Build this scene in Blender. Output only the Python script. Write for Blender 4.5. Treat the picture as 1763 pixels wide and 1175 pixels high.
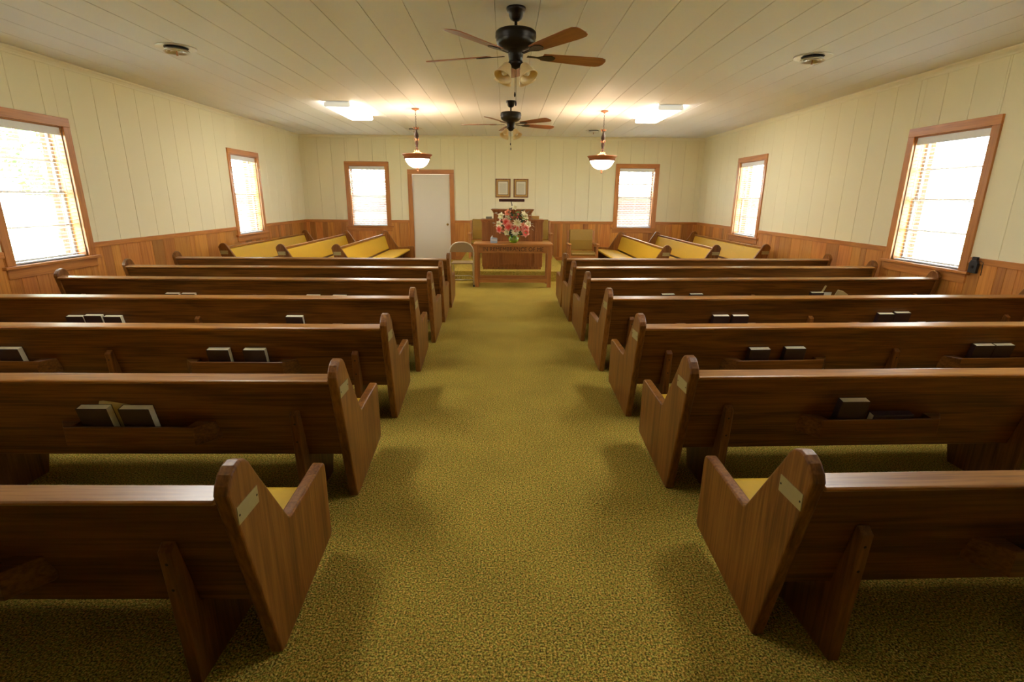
import bpy, bmesh, math, random
from mathutils import Vector, Matrix
for o in list(bpy.data.objects): bpy.data.objects.remove(o, do_unlink=True)
SC = bpy.context.scene
COL = SC.collection
rnd = random.Random(7)
PI = math.pi

# ------------------------------------------------------------------ camera
cam_d = bpy.data.cameras.new('camera'); cam_d.sensor_width = 36; cam_d.sensor_fit = 'HORIZONTAL'
cam_d.lens = 36 * 884.7 / 1763; cam_d.clip_start = 0.05; cam_d.clip_end = 300
cam = bpy.data.objects.new('camera', cam_d); COL.objects.link(cam)
RT = Vector((0.99989, -0.01273, 0.00776)); UP = Vector((-0.00405, 0.26859, 0.96325)); FW = Vector((0.01434, 0.96317, -0.26851))
M = Matrix.Identity(4)
for i in range(3):
    M[i][0] = RT[i]; M[i][1] = UP[i]; M[i][2] = -FW[i]
M.translation = (0, 0, 1.6)
cam.matrix_world = M
SC.camera = cam

# ------------------------------------------------------------------ light
W = bpy.data.worlds.new('sky'); SC.world = W; W.use_nodes = True
bg = W.node_tree.nodes['Background']
bg.inputs[0].default_value = (0.86, 0.935, 1.0, 1); bg.inputs[1].default_value = 20.0
sun_d = bpy.data.lights.new('sun', 'SUN'); sun_d.energy = 75.0; sun_d.angle = 0.01; sun_d.color = (1.0, 0.96, 0.90)
sun = bpy.data.objects.new('sun', sun_d); COL.objects.link(sun); sun.rotation_euler = (math.radians(22), 0, 0)      # high noon sun from behind the viewer: no direct beam enters
SC.view_settings.view_transform = 'Standard'; SC.view_settings.look = 'None'
SC.view_settings.exposure = 0.46; SC.view_settings.gamma = 1.0; SC.view_settings.use_curve_mapping = False
try:
    SC.cycles.diffuse_bounces = 6; SC.cycles.max_bounces = 14; SC.cycles.transparent_max_bounces = 16
except Exception: pass
TUBE_EMIT = 18.0      # fluorescent lens
BOWL_EMIT = 14.0       # pendant glass
BULB_W = 34.0         # bulb inside each pendant bowl

# ------------------------------------------------------------------ room size
XL, XR, YB, YF, HC = -5.2, 5.07, 13.83, -5.0, 3.09
RAIL = 1.0

# ------------------------------------------------------------------ materials
def new_mat(name):
    m = bpy.data.materials.new(name); m.use_nodes = True
    nt = m.node_tree; b = nt.nodes['Principled BSDF']
    return m, nt, b
def N(nt, t, **kw):
    n = nt.nodes.new(t)
    for k, v in kw.items():
        if k in n.inputs: n.inputs[k].default_value = v
        else: setattr(n, k, v)
    return n
def L(nt, a, b): nt.links.new(a, b)
def plain(name, col, rough=0.5, metal=0.0, spec=0.5, emit=None, es=0.0, coat=0.0, bump=0.0, bscale=60):
    m, nt, b = new_mat(name)
    b.inputs['Base Color'].default_value = (*col, 1); b.inputs['Roughness'].default_value = rough
    b.inputs['Metallic'].default_value = metal; b.inputs['Specular IOR Level'].default_value = spec
    b.inputs['Coat Weight'].default_value = coat; b.inputs['Coat Roughness'].default_value = 0.15
    tc = N(nt, 'ShaderNodeTexCoord'); nz = N(nt, 'ShaderNodeTexNoise', Scale=bscale, Detail=3.0)
    L(nt, tc.outputs['Object'], nz.inputs['Vector'])
    mx = N(nt, 'ShaderNodeMix', data_type='RGBA'); mx.blend_type = 'MULTIPLY'
    mx.inputs[0].default_value = 0.12; mx.inputs[6].default_value = (*col, 1)
    L(nt, nz.outputs['Fac'], mx.inputs[7]); L(nt, mx.outputs[2], b.inputs['Base Color'])
    if bump:
        bp = N(nt, 'ShaderNodeBump', Strength=bump, Distance=0.004)
        L(nt, nz.outputs['Fac'], bp.inputs['Height']); L(nt, bp.outputs[0], b.inputs['Normal'])
    if emit:
        b.inputs['Emission Color'].default_value = (*emit, 1); b.inputs['Emission Strength'].default_value = es
    return m
def wood(name, dark, mid, light, axis='X', scale=1.0, rough=0.35, coat=0.3, vary=0.25, bump=0.15, huev=0.0, spec=0.5):
    m, nt, b = new_mat(name); b.inputs['Specular IOR Level'].default_value = spec
    tc = N(nt, 'ShaderNodeTexCoord'); oi = N(nt, 'ShaderNodeObjectInfo')
    mul = N(nt, 'ShaderNodeMath', operation='MULTIPLY'); mul.inputs[1].default_value = 37.0
    L(nt, oi.outputs['Random'], mul.inputs[0])
    cmb = N(nt, 'ShaderNodeCombineXYZ')
    for i in range(3): L(nt, mul.outputs[0], cmb.inputs[i])
    add = N(nt, 'ShaderNodeVectorMath', operation='ADD')
    L(nt, tc.outputs['Object'], add.inputs[0]); L(nt, cmb.outputs[0], add.inputs[1])
    mp = N(nt, 'ShaderNodeMapping')
    s = [9.0 * scale] * 3; s['XYZ'.index(axis)] = 0.9 * scale
    mp.inputs['Scale'].default_value = s
    L(nt, add.outputs[0], mp.inputs['Vector'])
    n1 = N(nt, 'ShaderNodeTexNoise', Scale=1.0, Detail=3.0, Distortion=1.2); L(nt, mp.outputs[0], n1.inputs['Vector'])
    rg = N(nt, 'ShaderNodeMath', operation='MULTIPLY'); rg.inputs[1].default_value = 14.0; L(nt, n1.outputs['Fac'], rg.inputs[0])
    sn = N(nt, 'ShaderNodeMath', operation='SINE'); L(nt, rg.outputs[0], sn.inputs[0])
    mp2 = N(nt, 'ShaderNodeMapping'); s2 = [90.0 * scale] * 3; s2['XYZ'.index(axis)] = 3.0 * scale
    mp2.inputs['Scale'].default_value = s2; L(nt, add.outputs[0], mp2.inputs['Vector'])
    n2 = N(nt, 'ShaderNodeTexNoise', Scale=1.0, Detail=4.0); L(nt, mp2.outputs[0], n2.inputs['Vector'])
    a1 = N(nt, 'ShaderNodeMath', operation='MULTIPLY_ADD'); a1.inputs[1].default_value = 0.14; L(nt, sn.outputs[0], a1.inputs[0])
    L(nt, n2.outputs['Fac'], a1.inputs[2])
    cr = N(nt, 'ShaderNodeValToRGB'); e = cr.color_ramp.elements
    e[0].position = 0.25; e[0].color = (*dark, 1); e[1].position = 0.78; e[1].color = (*light, 1)
    k = e.new(0.5); k.color = (*mid, 1)
    L(nt, a1.outputs[0], cr.inputs[0])
    hs = N(nt, 'ShaderNodeHueSaturation')
    v = N(nt, 'ShaderNodeMapRange'); v.inputs['To Min'].default_value = 1 - vary; v.inputs['To Max'].default_value = 1 + vary
    L(nt, oi.outputs['Random'], v.inputs['Value']); L(nt, v.outputs[0], hs.inputs['Value'])
    if huev:
        fr = N(nt, 'ShaderNodeMath', operation='FRACT'); L(nt, mul.outputs[0], fr.inputs[0])
        h = N(nt, 'ShaderNodeMapRange'); h.inputs['To Min'].default_value = 0.5 - huev * 1.6; h.inputs['To Max'].default_value = 0.5 + huev * 0.4
        L(nt, fr.outputs[0], h.inputs['Value']); L(nt, h.outputs[0], hs.inputs['Hue'])
    L(nt, cr.outputs[0], hs.inputs['Color']); L(nt, hs.outputs[0], b.inputs['Base Color'])
    b.inputs['Roughness'].default_value = rough; b.inputs['Coat Weight'].default_value = coat; b.inputs['Coat Roughness'].default_value = 0.18
    bp = N(nt, 'ShaderNodeBump', Strength=bump, Distance=0.002); L(nt, n2.outputs['Fac'], bp.inputs['Height']); L(nt, bp.outputs[0], b.inputs['Normal'])
    return m
def carpet():
    m, nt, b = new_mat('carpet')
    tc = N(nt, 'ShaderNodeTexCoord')
    n1 = N(nt, 'ShaderNodeTexNoise', Scale=130.0, Detail=2.0, Roughness=0.7); L(nt, tc.outputs['Object'], n1.inputs['Vector'])
    cr = N(nt, 'ShaderNodeValToRGB'); e = cr.color_ramp.elements
    e[0].position = 0.33; e[0].color = (0.075, 0.062, 0.014, 1); e[1].position = 0.66; e[1].color = (0.86, 0.66, 0.20, 1)
    for p, c in ((0.42, (0.18, 0.138, 0.024, 1)), (0.5, (0.41, 0.305, 0.048, 1)), (0.57, (0.58, 0.43, 0.082, 1))):
        k = e.new(p); k.color = c
    L(nt, n1.outputs['Fac'], cr.inputs[0])
    n2 = N(nt, 'ShaderNodeTexNoise', Scale=75.0, Detail=1.0); L(nt, tc.outputs['Object'], n2.inputs['Vector'])
    cr2 = N(nt, 'ShaderNodeValToRGB'); e = cr2.color_ramp.elements
    e[0].position = 0.35; e[0].color = (0.82, 0.98, 0.85, 1); e[1].position = 0.68; e[1].color = (1.15, 0.90, 0.90, 1)
    L(nt, n2.outputs['Fac'], cr2.inputs[0])
    mx = N(nt, 'ShaderNodeMix', data_type='RGBA'); mx.blend_type = 'MULTIPLY'; mx.inputs[0].default_value = 1.0
    L(nt, cr.outputs[0], mx.inputs[6]); L(nt, cr2.outputs[0], mx.inputs[7])
    n3 = N(nt, 'ShaderNodeTexNoise', Scale=3.0, Detail=3.0); L(nt, tc.outputs['Object'], n3.inputs['Vector'])
    cr3 = N(nt, 'ShaderNodeMapRange'); cr3.inputs['To Min'].default_value = 0.82; cr3.inputs['To Max'].default_value = 1.2
    L(nt, n3.outputs['Fac'], cr3.inputs['Value'])
    hs = N(nt, 'ShaderNodeHueSaturation'); L(nt, mx.outputs[2], hs.inputs['Color']); L(nt, cr3.outputs[0], hs.inputs['Value'])
    L(nt, hs.outputs[0], b.inputs['Base Color'])
    b.inputs['Roughness'].default_value = 0.95; b.inputs['Specular IOR Level'].default_value = 0.1
    bp = N(nt, 'ShaderNodeBump', Strength=0.9, Distance=0.012); L(nt, n1.outputs['Fac'], bp.inputs['Height']); L(nt, bp.outputs[0], b.inputs['Normal'])
    return m
def paint(name, col, vary=0.03):
    m, nt, b = new_mat(name)
    tc = N(nt, 'ShaderNodeTexCoord'); oi = N(nt, 'ShaderNodeObjectInfo')
    nz = N(nt, 'ShaderNodeTexNoise', Scale=2.0, Detail=4.0); L(nt, tc.outputs['Object'], nz.inputs['Vector'])
    ad = N(nt, 'ShaderNodeMath', operation='ADD'); L(nt, nz.outputs['Fac'], ad.inputs[0]); L(nt, oi.outputs['Random'], ad.inputs[1])
    mr = N(nt, 'ShaderNodeMapRange'); mr.inputs['From Max'].default_value = 2.0
    mr.inputs['To Min'].default_value = 1 - vary; mr.inputs['To Max'].default_value = 1 + vary
    L(nt, ad.outputs[0], mr.inputs['Value'])
    hs = N(nt, 'ShaderNodeHueSaturation'); hs.inputs['Color'].default_value = (*col, 1); L(nt, mr.outputs[0], hs.inputs['Value'])
    L(nt, hs.outputs[0], b.inputs['Base Color']); b.inputs['Roughness'].default_value = 0.6; b.inputs['Specular IOR Level'].default_value = 0.3
    n2 = N(nt, 'ShaderNodeTexNoise', Scale=220.0, Detail=2.0); L(nt, tc.outputs['Object'], n2.inputs['Vector'])
    bp = N(nt, 'ShaderNodeBump', Strength=0.05, Distance=0.003); L(nt, n2.outputs['Fac'], bp.inputs['Height']); L(nt, bp.outputs[0], b.inputs['Normal'])
    return m
def pane_glass():
    m = bpy.data.materials.new('pane_glass'); m.use_nodes = True; nt = m.node_tree; nt.nodes.clear()
    o = N(nt, 'ShaderNodeOutputMaterial'); mx = N(nt, 'ShaderNodeMixShader'); t = N(nt, 'ShaderNodeBsdfTransparent'); g = N(nt, 'ShaderNodeBsdfGlossy', Roughness=0.02)
    lw = N(nt, 'ShaderNodeLayerWeight', Blend=0.5); pw = N(nt, 'ShaderNodeMath', operation='POWER'); pw.inputs[1].default_value = 5.0; L(nt, lw.outputs['Facing'], pw.inputs[0])
    f = N(nt, 'ShaderNodeMath', operation='MULTIPLY_ADD'); f.inputs[1].default_value = 0.9; f.inputs[2].default_value = 0.03; L(nt, pw.outputs[0], f.inputs[0]); t.inputs[0].default_value = (0.96, 0.985, 0.975, 1)
    L(nt, f.outputs[0], mx.inputs[0]); L(nt, t.outputs[0], mx.inputs[1]); L(nt, g.outputs[0], mx.inputs[2]); L(nt, mx.outputs[0], o.inputs[0])
    return m
def brick_far():
    m, nt, b = new_mat('brick_wall_far')
    tc = N(nt, 'ShaderNodeTexCoord'); mp = N(nt, 'ShaderNodeMapping'); mp.inputs['Rotation'].default_value = (PI / 2, 0, 0)
    L(nt, tc.outputs['Object'], mp.inputs['Vector'])
    br = N(nt, 'ShaderNodeTexBrick', Scale=4.4); br.inputs['Color1'].default_value = (0.16, 0.055, 0.04, 1); br.inputs['Color2'].default_value = (0.11, 0.038, 0.028, 1)
    br.inputs['Mortar'].default_value = (0.26, 0.23, 0.21, 1); br.inputs['Mortar Size'].default_value = 0.03
    L(nt, mp.outputs[0], br.inputs['Vector']); L(nt, br.outputs['Color'], b.inputs['Base Color']); b.inputs['Roughness'].default_value = 0.9
    return m
def printed(name, paper, ink):
    m, nt, b = new_mat(name)
    tc = N(nt, 'ShaderNodeTexCoord'); sp = N(nt, 'ShaderNodeSeparateXYZ'); L(nt, tc.outputs['Generated'], sp.inputs[0])
    w = N(nt, 'ShaderNodeMath', operation='MULTIPLY'); w.inputs[1].default_value = 150.0; L(nt, sp.outputs['Z'], w.inputs[0])
    s = N(nt, 'ShaderNodeMath', operation='SINE'); L(nt, w.outputs[0], s.inputs[0])
    nz = N(nt, 'ShaderNodeTexNoise', Scale=40.0); L(nt, tc.outputs['Generated'], nz.inputs['Vector'])
    g = N(nt, 'ShaderNodeMath', operation='MULTIPLY'); L(nt, s.outputs[0], g.inputs[0]); L(nt, nz.outputs['Fac'], g.inputs[1])
    th = N(nt, 'ShaderNodeMath', operation='GREATER_THAN'); th.inputs[1].default_value = 0.25; L(nt, g.outputs[0], th.inputs[0])
    # margins
    ax = N(nt, 'ShaderNodeMath', operation='SUBTRACT'); ax.inputs[1].default_value = 0.5; L(nt, sp.outputs['X'], ax.inputs[0])
    ab = N(nt, 'ShaderNodeMath', operation='ABSOLUTE'); L(nt, ax.outputs[0], ab.inputs[0])
    lt = N(nt, 'ShaderNodeMath', operation='LESS_THAN'); lt.inputs[1].default_value = 0.38; L(nt, ab.outputs[0], lt.inputs[0])
    az = N(nt, 'ShaderNodeMath', operation='SUBTRACT'); az.inputs[1].default_value = 0.47; L(nt, sp.outputs['Z'], az.inputs[0])
    abz = N(nt, 'ShaderNodeMath', operation='ABSOLUTE'); L(nt, az.outputs[0], abz.inputs[0])
    ltz = N(nt, 'ShaderNodeMath', operation='LESS_THAN'); ltz.inputs[1].default_value = 0.40; L(nt, abz.outputs[0], ltz.inputs[0])
    m1 = N(nt, 'ShaderNodeMath', operation='MULTIPLY'); L(nt, lt.outputs[0], m1.inputs[0]); L(nt, ltz.outputs[0], m1.inputs[1])
    m2 = N(nt, 'ShaderNodeMath', operation='MULTIPLY'); L(nt, m1.outputs[0], m2.inputs[0]); L(nt, th.outputs[0], m2.inputs[1])
    mx = N(nt, 'ShaderNodeMix', data_type='RGBA'); mx.inputs[6].default_value = (*paper, 1); mx.inputs[7].default_value = (*ink, 1)
    L(nt, m2.outputs[0], mx.inputs[0]); L(nt, mx.outputs[2], b.inputs['Base Color']); b.inputs['Roughness'].default_value = 0.5
    return m
def lily_mat(name, center, edge):
    m, nt, b = new_mat(name)
    tc = N(nt, 'ShaderNodeTexCoord'); ln = N(nt, 'ShaderNodeVectorMath', operation='LENGTH'); L(nt, tc.outputs['Object'], ln.inputs[0])
    cr = N(nt, 'ShaderNodeValToRGB'); e = cr.color_ramp.elements
    e[0].position = 0.030; e[0].color = (*center, 1); e[1].position = 0.078; e[1].color = (*edge, 1)
    L(nt, ln.outputs['Value'], cr.inputs[0]); L(nt, cr.outputs[0], b.inputs['Base Color']); b.inputs['Roughness'].default_value = 0.6
    b.inputs['Subsurface Weight'].default_value = 0.0
    return m

PD, PM, PL = (0.056, 0.0175, 0.0022), (0.112, 0.037, 0.0048), (0.178, 0.065, 0.0105)
MAT = {}
MAT['pew_x'] = wood('pew_wood_long', PD, PM, PL, 'X', rough=0.38, coat=0.08, vary=0.10, spec=0.3)
MAT['pew_z'] = wood('pew_wood_upright', (0.105, 0.034, 0.005), (0.18, 0.064, 0.010), (0.26, 0.104, 0.019), 'Z', rough=0.40, coat=0.06, vary=0.10, spec=0.3)
MAT['pew_dark'] = wood('pew_brace_wood', (0.075, 0.024, 0.0035), (0.14, 0.047, 0.007), (0.21, 0.078, 0.014), 'Z', rough=0.42, coat=0.05, vary=0.10, spec=0.3)
MAT['rail'] = wood('pew_rail_wood', (0.17, 0.058, 0.008), (0.29, 0.110, 0.017), (0.39, 0.165, 0.033), 'X', scale=1.3, rough=0.33, coat=0.18, vary=0.08, spec=0.45)
MAT['pine'] = wood('wainscot_pine', (0.38, 0.135, 0.018), (0.47, 0.185, 0.027), (0.55, 0.24, 0.042), 'Z', scale=0.7, rough=0.45, coat=0.1, vary=0.30, huev=0.006)
MAT['trim_x'] = wood('trim_wood_across', (0.37, 0.120, 0.018), (0.46, 0.165, 0.027), (0.54, 0.21, 0.042), 'X', rough=0.4, coat=0.2, vary=0.08)
MAT['trim_y'] = wood('trim_wood_depth', (0.37, 0.120, 0.018), (0.46, 0.165, 0.027), (0.54, 0.21, 0.042), 'Y', rough=0.4, coat=0.2, vary=0.08)
MAT['trim_z'] = wood('trim_wood_upright', (0.37, 0.120, 0.018), (0.46, 0.165, 0.027), (0.54, 0.21, 0.042), 'Z', rough=0.4, coat=0.2, vary=0.12)
MAT['table_x'] = wood('table_wood_across', (0.28, 0.098, 0.020), (0.38, 0.145, 0.034), (0.47, 0.195, 0.052), 'X', rough=0.38, coat=0.2, vary=0.06)
MAT['table_z'] = wood('table_wood_upright', (0.28, 0.098, 0.020), (0.36, 0.135, 0.032), (0.44, 0.18, 0.048), 'Z', rough=0.38, coat=0.2, vary=0.06)
MAT['pulpit'] = wood('pulpit_wood', (0.19, 0.062, 0.015), (0.27, 0.095, 0.024), (0.34, 0.13, 0.036), 'Z', rough=0.38, coat=0.25, vary=0.08)
MAT['blade'] = wood('fan_blade_wood', (0.20, 0.052, 0.010), (0.27, 0.078, 0.017), (0.33, 0.105, 0.026), 'X', rough=0.35, coat=0.3, vary=0.08)
MAT['frame'] = wood('picture_frame_wood', (0.13, 0.042, 0.010), (0.22, 0.085, 0.024), (0.3, 0.13, 0.04), 'Z', rough=0.4, vary=0.05)
MAT['carpet'] = carpet()
MAT['cream'] = paint('cream_wall_paint', (0.79, 0.715, 0.48))
MAT['creamtrim'] = paint('cream_trim_paint', (0.78, 0.71, 0.50))
MAT['ceil'] = paint('ceiling_paint', (0.74, 0.735, 0.70), 0.02)
MAT['groove'] = paint('groove_paint', (0.60, 0.535, 0.34))
MAT['ceilgroove'] = paint('ceiling_groove_paint', (0.34, 0.31, 0.22))
MAT['door'] = paint('door_paint', (0.72, 0.655, 0.54), 0.02)
MAT['glass'] = pane_glass()
MAT['white'] = plain('white_vinyl', (0.80, 0.79, 0.76), 0.45)
MAT['slat'] = plain('blind_slat_white', (0.82, 0.82, 0.83), 0.4)
MAT['sash'] = plain('sash_paint', (0.34, 0.27, 0.21), 0.5)
MAT['yellow'] = plain('gold_vinyl_upholstery', (0.60, 0.37, 0.028), 0.5, spec=0.25, bump=0.1, bscale=25)
MAT['olive'] = plain('olive_vinyl_upholstery', (0.27, 0.152, 0.016), 0.42, spec=0.35, bump=0.1, bscale=25)
MAT['brassplate'] = plain('brushed_plaque', (0.42, 0.34, 0.15), 0.45, metal=0.35)
MAT['brass'] = plain('brass', (0.75, 0.55, 0.20), 0.25, metal=1.0)
MAT['dark'] = plain('dark_hole', (0.012, 0.008, 0.006), 0.8)
MAT['bronze'] = plain('oil_rubbed_bronze', (0.022, 0.015, 0.011), 0.35, metal=0.5, bump=0.2)
MAT['copper'] = plain('antique_copper', (0.40, 0.15, 0.06), 0.4, metal=0.3)
MAT['pendantdark'] = plain('pendant_bronze', (0.05, 0.025, 0.016), 0.4, metal=0.5)
MAT['amber'] = plain('amber_shade_glass', (0.80, 0.60, 0.30), 0.35)
MAT['amber'].node_tree.nodes['Principled BSDF'].inputs['Transmission Weight'].default_value = 0.0
MAT['bulb'] = plain('frosted_bulb', (0.85, 0.80, 0.66), 0.4)
MAT['tube'] = plain('fluorescent_lens', (0.9, 0.9, 0.88), 0.5, emit=(1.0, 0.965, 0.90), es=TUBE_EMIT)
MAT['endcap'] = plain('translucent_end_cap', (0.80, 0.80, 0.74), 0.5, emit=(1.0, 0.98, 0.86), es=0.28)
MAT['bowl'] = plain('lit_bowl_glass', (0.9, 0.85, 0.75), 0.4, emit=(1.0, 0.86, 0.64), es=BOWL_EMIT)
MAT['chrome'] = plain('vent_metal', (0.70, 0.68, 0.62), 0.28, metal=0.8)
MAT['cover'] = plain('maroon_book_cloth', (0.030, 0.009, 0.009), 0.55)
MAT['covernavy'] = plain('plum_book_cloth', (0.030, 0.010, 0.030), 0.4)
MAT['pages'] = plain('cream_page_edges', (0.88, 0.82, 0.62), 0.8)
MAT['tanpaper'] = plain('tan_card', (0.55, 0.44, 0.22), 0.7)
MAT['whitepaper'] = plain('white_paper', (0.7, 0.7, 0.68), 0.7)
MAT['metalbeige'] = plain('beige_enamel_steel', (0.36, 0.25, 0.13), 0.3, metal=0.25)
MAT['metaltube'] = plain('pale_steel_tube', (0.68, 0.60, 0.46), 0.28, metal=0.5)
MAT['blackplastic'] = plain('black_plastic', (0.015, 0.014, 0.013), 0.5)
MAT['lampshade'] = plain('dark_lamp_tube', (0.055, 0.014, 0.009), 0.4, metal=0.3)
MAT['tissue'] = plain('pale_blue_card', (0.42, 0.50, 0.62), 0.6)
MAT['vase'] = plain('green_glazed_glass', (0.20, 0.36, 0.015), 0.12, coat=0.6)
MAT['leaf'] = plain('dark_green_leaf', (0.020, 0.050, 0.014), 0.5)
MAT['leaf2'] = plain('bright_green_leaf', (0.13, 0.26, 0.05), 0.5)
MAT['leaf3'] = plain('silvery_leaf', (0.42, 0.45, 0.40), 0.6)
MAT['lily_red'] = lily_mat('coral_lily_petals', (0.72, 0.045, 0.03), (0.82, 0.50, 0.38))
MAT['lily_white'] = lily_mat('cream_petals', (0.74, 0.68, 0.36), (0.84, 0.79, 0.62))
MAT['lily_peach'] = lily_mat('peach_petals', (0.75, 0.20, 0.10), (0.82, 0.42, 0.30))
MAT['bud'] = plain('coral_bud', (0.75, 0.18, 0.16), 0.6)
MAT['print'] = printed('printed_certificate', (0.70, 0.64, 0.50), (0.33, 0.30, 0.24))
MAT['gold'] = plain('gold_mat_border', (0.50, 0.29, 0.075), 0.5)
MAT['letter'] = plain('dark_carved_letters', (0.050, 0.014, 0.004), 0.5)
MAT['brick'] = plain('red_brick', (0.17, 0.055, 0.028), 0.9, bump=0.5, bscale=80)
MAT['mortar'] = plain('mortar', (0.22, 0.19, 0.15), 0.95)
MAT['brickfar'] = brick_far()
MAT['grass'] = plain('lawn', (0.34, 0.37, 0.25), 0.95, bscale=4)
MAT['foliage'] = plain('tree_leaves', (0.10, 0.22, 0.05), 0.8)
MAT['bark'] = plain('bark', (0.12, 0.09, 0.06), 0.9)
MAT['roof'] = plain('pale_metal_roof', (0.75, 0.75, 0.75), 0.5)

# ------------------------------------------------------------------ geometry helpers
def box(x0, x1, y0, y1, z0, z1):
    v = [(x0, y0, z0), (x1, y0, z0), (x1, y1, z0), (x0, y1, z0), (x0, y0, z1), (x1, y0, z1), (x1, y1, z1), (x0, y1, z1)]
    f = [(0, 3, 2, 1), (4, 5, 6, 7), (0, 1, 5, 4), (1, 2, 6, 5), (2, 3, 7, 6), (3, 0, 4, 7)]
    return v, f
def prism(poly, axis, a, b):
    """poly: 2-D outline; axis: extrusion axis; remaining axes in xyz order"""
    n = len(poly); v = []
    for t in (a, b):
        for p, q in poly:
            v.append({'X': (t, p, q), 'Y': (p, t, q), 'Z': (p, q, t)}[axis])
    f = [tuple(range(n)), tuple(range(2 * n - 1, n - 1, -1))]
    for i in range(n):
        j = (i + 1) % n; f.append((i, j, n + j, n + i))
    return v, f
def lathe(prof, seg=24, c=(0, 0, 0), cap=True):
    v = []; f = []; n = len(prof)
    for i in range(seg):
        a = 2 * PI * i / seg; ca, sa = math.cos(a), math.sin(a)
        for r, z in prof: v.append((c[0] + r * ca, c[1] + r * sa, c[2] + z))
    for i in range(seg):
        j = (i + 1) % seg
        for k in range(n - 1): f.append((i * n + k, j * n + k, j * n + k + 1, i * n + k + 1))
    if cap:
        if prof[0][0] > 1e-5: f.append(tuple(i * n for i in range(seg))[::-1])
        if prof[-1][0] > 1e-5: f.append(tuple(i * n + n - 1 for i in range(seg)))
    return v, f
def tube(path, r, seg=8, closed=False):
    P = [Vector(p) for p in path]; n = len(P); v = []; f = []; up = None
    for i, p in enumerate(P):
        if closed: t = P[(i + 1) % n] - P[i - 1]
        else: t = P[min(i + 1, n - 1)] - P[max(i - 1, 0)]
        t.normalize()
        if up is None:
            up = t.orthogonal().normalized()
        else:
            up = (up - t * up.dot(t)); up.normalize()
        s = t.cross(up); rr = r[i] if isinstance(r, (list, tuple)) else r
        for k in range(seg):
            a = 2 * PI * k / seg; v.append(tuple(p + up * math.cos(a) * rr + s * math.sin(a) * rr))
    m = n if closed else n - 1
    for i in range(m):
        j = (i + 1) % n
        for k in range(seg):
            l = (k + 1) % seg; f.append((i * seg + k, i * seg + l, j * seg + l, j * seg + k))
    if not closed:
        f.append(tuple(range(seg))[::-1]); f.append(tuple(range((n - 1) * seg, n * seg)))
    return v, f
def join(*parts):
    V = []; F = []
    for v, f in parts:
        o = len(V); V += list(v); F += [tuple(i + o for i in q) for q in f]
    return V, F
def xf(g, mat):
    return [tuple(mat @ Vector(p)) for p in g[0]], g[1]
def tr(x, y, z): return Matrix.Translation((x, y, z))
def rot(a, ax): return Matrix.Rotation(a, 4, ax)
def mesh(name, g, mat, smooth=False, fix=True):
    me = bpy.data.meshes.new(name); me.from_pydata(g[0], [], g[1])
    if fix:
        bm = bmesh.new(); bm.from_mesh(me); bmesh.ops.recalc_face_normals(bm, faces=bm.faces); bm.to_mesh(me); bm.free()
    if mat is not None: me.materials.append(MAT[mat] if isinstance(mat, str) else mat)
    if smooth:
        for p in me.polygons: p.use_smooth = True
    me.update(); return me
def obj(name, g, mat, parent=None, smooth=False, bevel=0, seg=2, me=None):
    if me is None: me = mesh(name, g, mat, smooth)
    o = bpy.data.objects.new(name, me); COL.objects.link(o)
    if parent is not None: o.parent = parent
    if bevel:
        b = o.modifiers.new('edge', 'BEVEL'); b.width = bevel; b.segments = seg; b.limit_method = 'ANGLE'; b.angle_limit = math.radians(40)
    return o
def empty(name, loc=(0, 0, 0), rz=0.0):
    o = bpy.data.objects.new(name, None); COL.objects.link(o); o.location = loc; o.rotation_euler = (0, 0, rz); o.empty_display_size = 0.1
    return o
def tag(o, label, cat, group=None, kind=None):
    o['label'] = label; o['category'] = cat
    if group: o['group'] = group
    if kind: o['kind'] = kind
    return o
def thing(name, label, cat, loc=(0, 0, 0), rz=0.0, group=None, kind=None):
    return tag(empty(name, loc, rz), label, cat, group, kind)
def rects(lo, hi, z0, z1, holes):
    """cut rectangular holes (a,b,zb,zt) out of [lo,hi]x[z0,z1] -> list of rects"""
    cuts = sorted({lo, hi, *[c for h in holes for c in (h[0], h[1]) if lo < c < hi]})
    out = []
    for a, b in zip(cuts, cuts[1:]):
        spans = [(z0, z1)]
        for h in holes:
            if h[0] < (a + b) / 2 < h[1]:
                ns = []
                for s, t in spans:
                    if h[2] > s: ns.append((s, min(t, h[2])))
                    if h[3] < t: ns.append((max(s, h[3]), t))
                spans = [q for q in ns if q[1] - q[0] > 1e-4]
        out += [(a, b, s, t) for s, t in spans]
    return out

# ------------------------------------------------------------------ windows: casing outer limits along the wall
CW = 0.10; ZS = 0.865; ZT = 2.46      # casing width, stool top, casing top
WIN = [  # n, wall, a0, a1
    (1, 'L', 5.42, 6.62), (2, 'L', 10.21, 11.46), (3, 'B', -4.09, -2.97), (4, 'B', 2.83, 3.95), (5, 'R', 10.41, 11.69), (6, 'R', 5.56, 6.81), (7, 'L', 0.63, 1.83), (8, 'R', 0.77, 2.02)]
def holes(w): return [(a + CW, b - CW, ZS, ZT - CW) for n, ww, a, b in WIN if ww == w]
DOOR = (-2.385, -1.43, 2.165)   # opening x0,x1, top
TH = 0.13
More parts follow.
